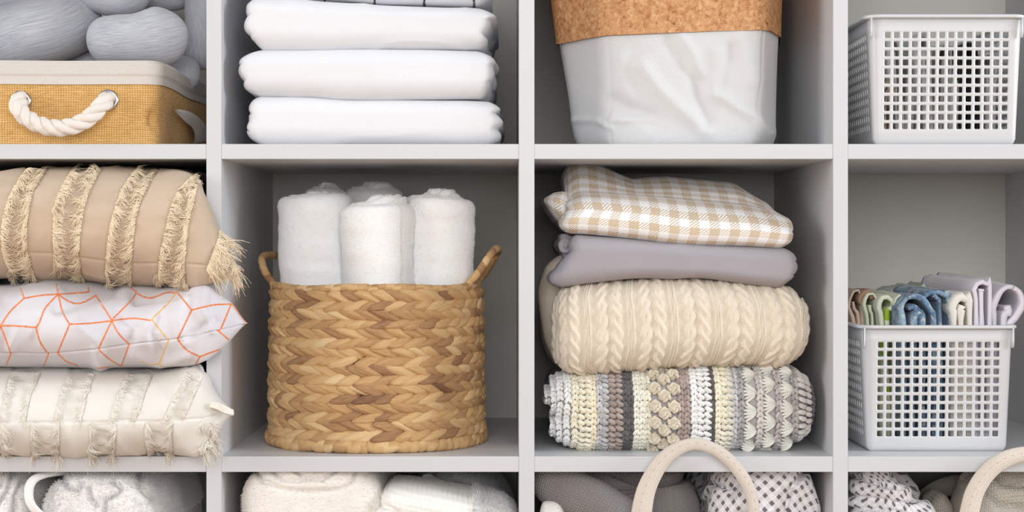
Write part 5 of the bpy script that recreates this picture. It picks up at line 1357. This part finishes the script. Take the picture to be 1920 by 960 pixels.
def check_mat():
    t = NT('grey_check'); uvv, u, v = t.uv(); Pp = .0110
    a = t.math('ADD', t.math('MULTIPLY', u, .74), t.math('MULTIPLY', v, .67)); b = t.math('SUBTRACT', t.math('MULTIPLY', v, .74), t.math('MULTIPLY', u, .67))
    A = t.math('GREATER_THAN', t.math('FRACT', t.math('DIVIDE', a, Pp)), .58); B2 = t.math('GREATER_THAN', t.math('FRACT', t.math('DIVIDE', b, Pp)), .58)
    both = t.math('MULTIPLY', A, B2); one = t.math('ABSOLUTE', t.math('SUBTRACT', A, B2))
    col = t.mixc(one, lin((242, 240, 242)), lin((224, 222, 226))); col = t.mixc(both, col, lin((118, 112, 114))); t.set(col, .92, .15, .2); t.bump(t.noise(700, 3), .0003, .6); return t.m
M_check = check_mat()
def crumple(seed, a=.006):
    def g(V, q):
        Q = V + seed; w = Q + .05 * np.stack([vn(Q * 9, seed), vn(Q * 9, seed + 1), vn(Q * 9, seed + 2)], 1)
        return a * (np.maximum(ridged(w, (11, 11, 20), seed), -.4) + .6 * np.maximum(ridged(w, (19, 19, 34), seed + 2), -.2))
    return g
heap('checked_bedding', 'grey and white checked bedding right of the grey knit, behind the arched handle', 'bedding', M_check, [(1328, 900), (1340, 880), (1400, 866), (1470, 868), (1510, 884), (1524, 930)], [(870, 1336), (950, 1330), (1300, 1335)], [(870, 1512), (930, 1521), (1300, 1518)], .030, .30, 113, 1440, ry=.03, rz=.03, grooves=[[(1328, 905), (1365, 916), (1398, 898)], [(1405, 880), (1392, 910), (1372, 935)], [(1505, 885), (1482, 915), (1474, 960)]], gd=.009, gw=4, amp=.003, res=.0018, wr=crumple(3, .009))
heap('checked_bedding', 'grey and white checked bedding rolled at the left of the right-hand bin', 'bedding', M_check, [(1594, 885), (1640, 876), (1680, 884), (1715, 905), (1738, 930), (1747, 960)], [(870, 1610), (960, 1612), (1300, 1625)], [(880, 1700), (910, 1720), (940, 1742), (1000, 1748), (1300, 1745)], .025, .27, 114, 1440, ry=.04, rz=.03, grooves=[[(1590, 898), (1640, 902), (1690, 915)], [(1590, 922), (1640, 938), (1690, 946), (1722, 938)], [(1675, 886), (1708, 905), (1726, 935)], [(1600, 950), (1650, 958), (1700, 965)]], gd=.008, gw=4, amp=.003, res=.0018, wr=crumple(8, .009))
M_ck = m_knit('cream_chunky_knit', (238, 229, 214), .0052, .0046, .005)
def crumple2(seed): return lambda V, q: .0035 * np.maximum(ridged(V + seed, (24, 24, 44), seed), -.3)
ck, V, F = heap('knitted_blanket', 'cream chunky knitted blanket behind the handle of the right-hand bin', 'blanket', M_ck, [(1800, 905), (1830, 884), (1900, 874), (1980, 872), (2030, 890)], [(870, 1812), (960, 1798), (1300, 1790)], [(870, 2030), (1300, 2030)], .035, .15, 115, 1440, amp=.004, res=.0025, wr=crumple2(4), grooves=[[(1840, 915), (1870, 945), (1920, 950)], [(1862, 890), (1880, 905), (1915, 908)]], gd=.008)
V, F, uv, q, ids = slab([(1745, 936), (1765, 930), (1792, 940)], [(1745, 1100), (1792, 1100)], [(920, 1750), (1100, 1750)], [(920, 1790), (1100, 1795)], .07, .16, res=.0025, r=(.014, .02, .02), wrinkle=lambda V, q: .003 * fbm(V, 40, 2, 3))
mesh_obj('drooping_fold', V, F, M_ck, ck, uv=uv)
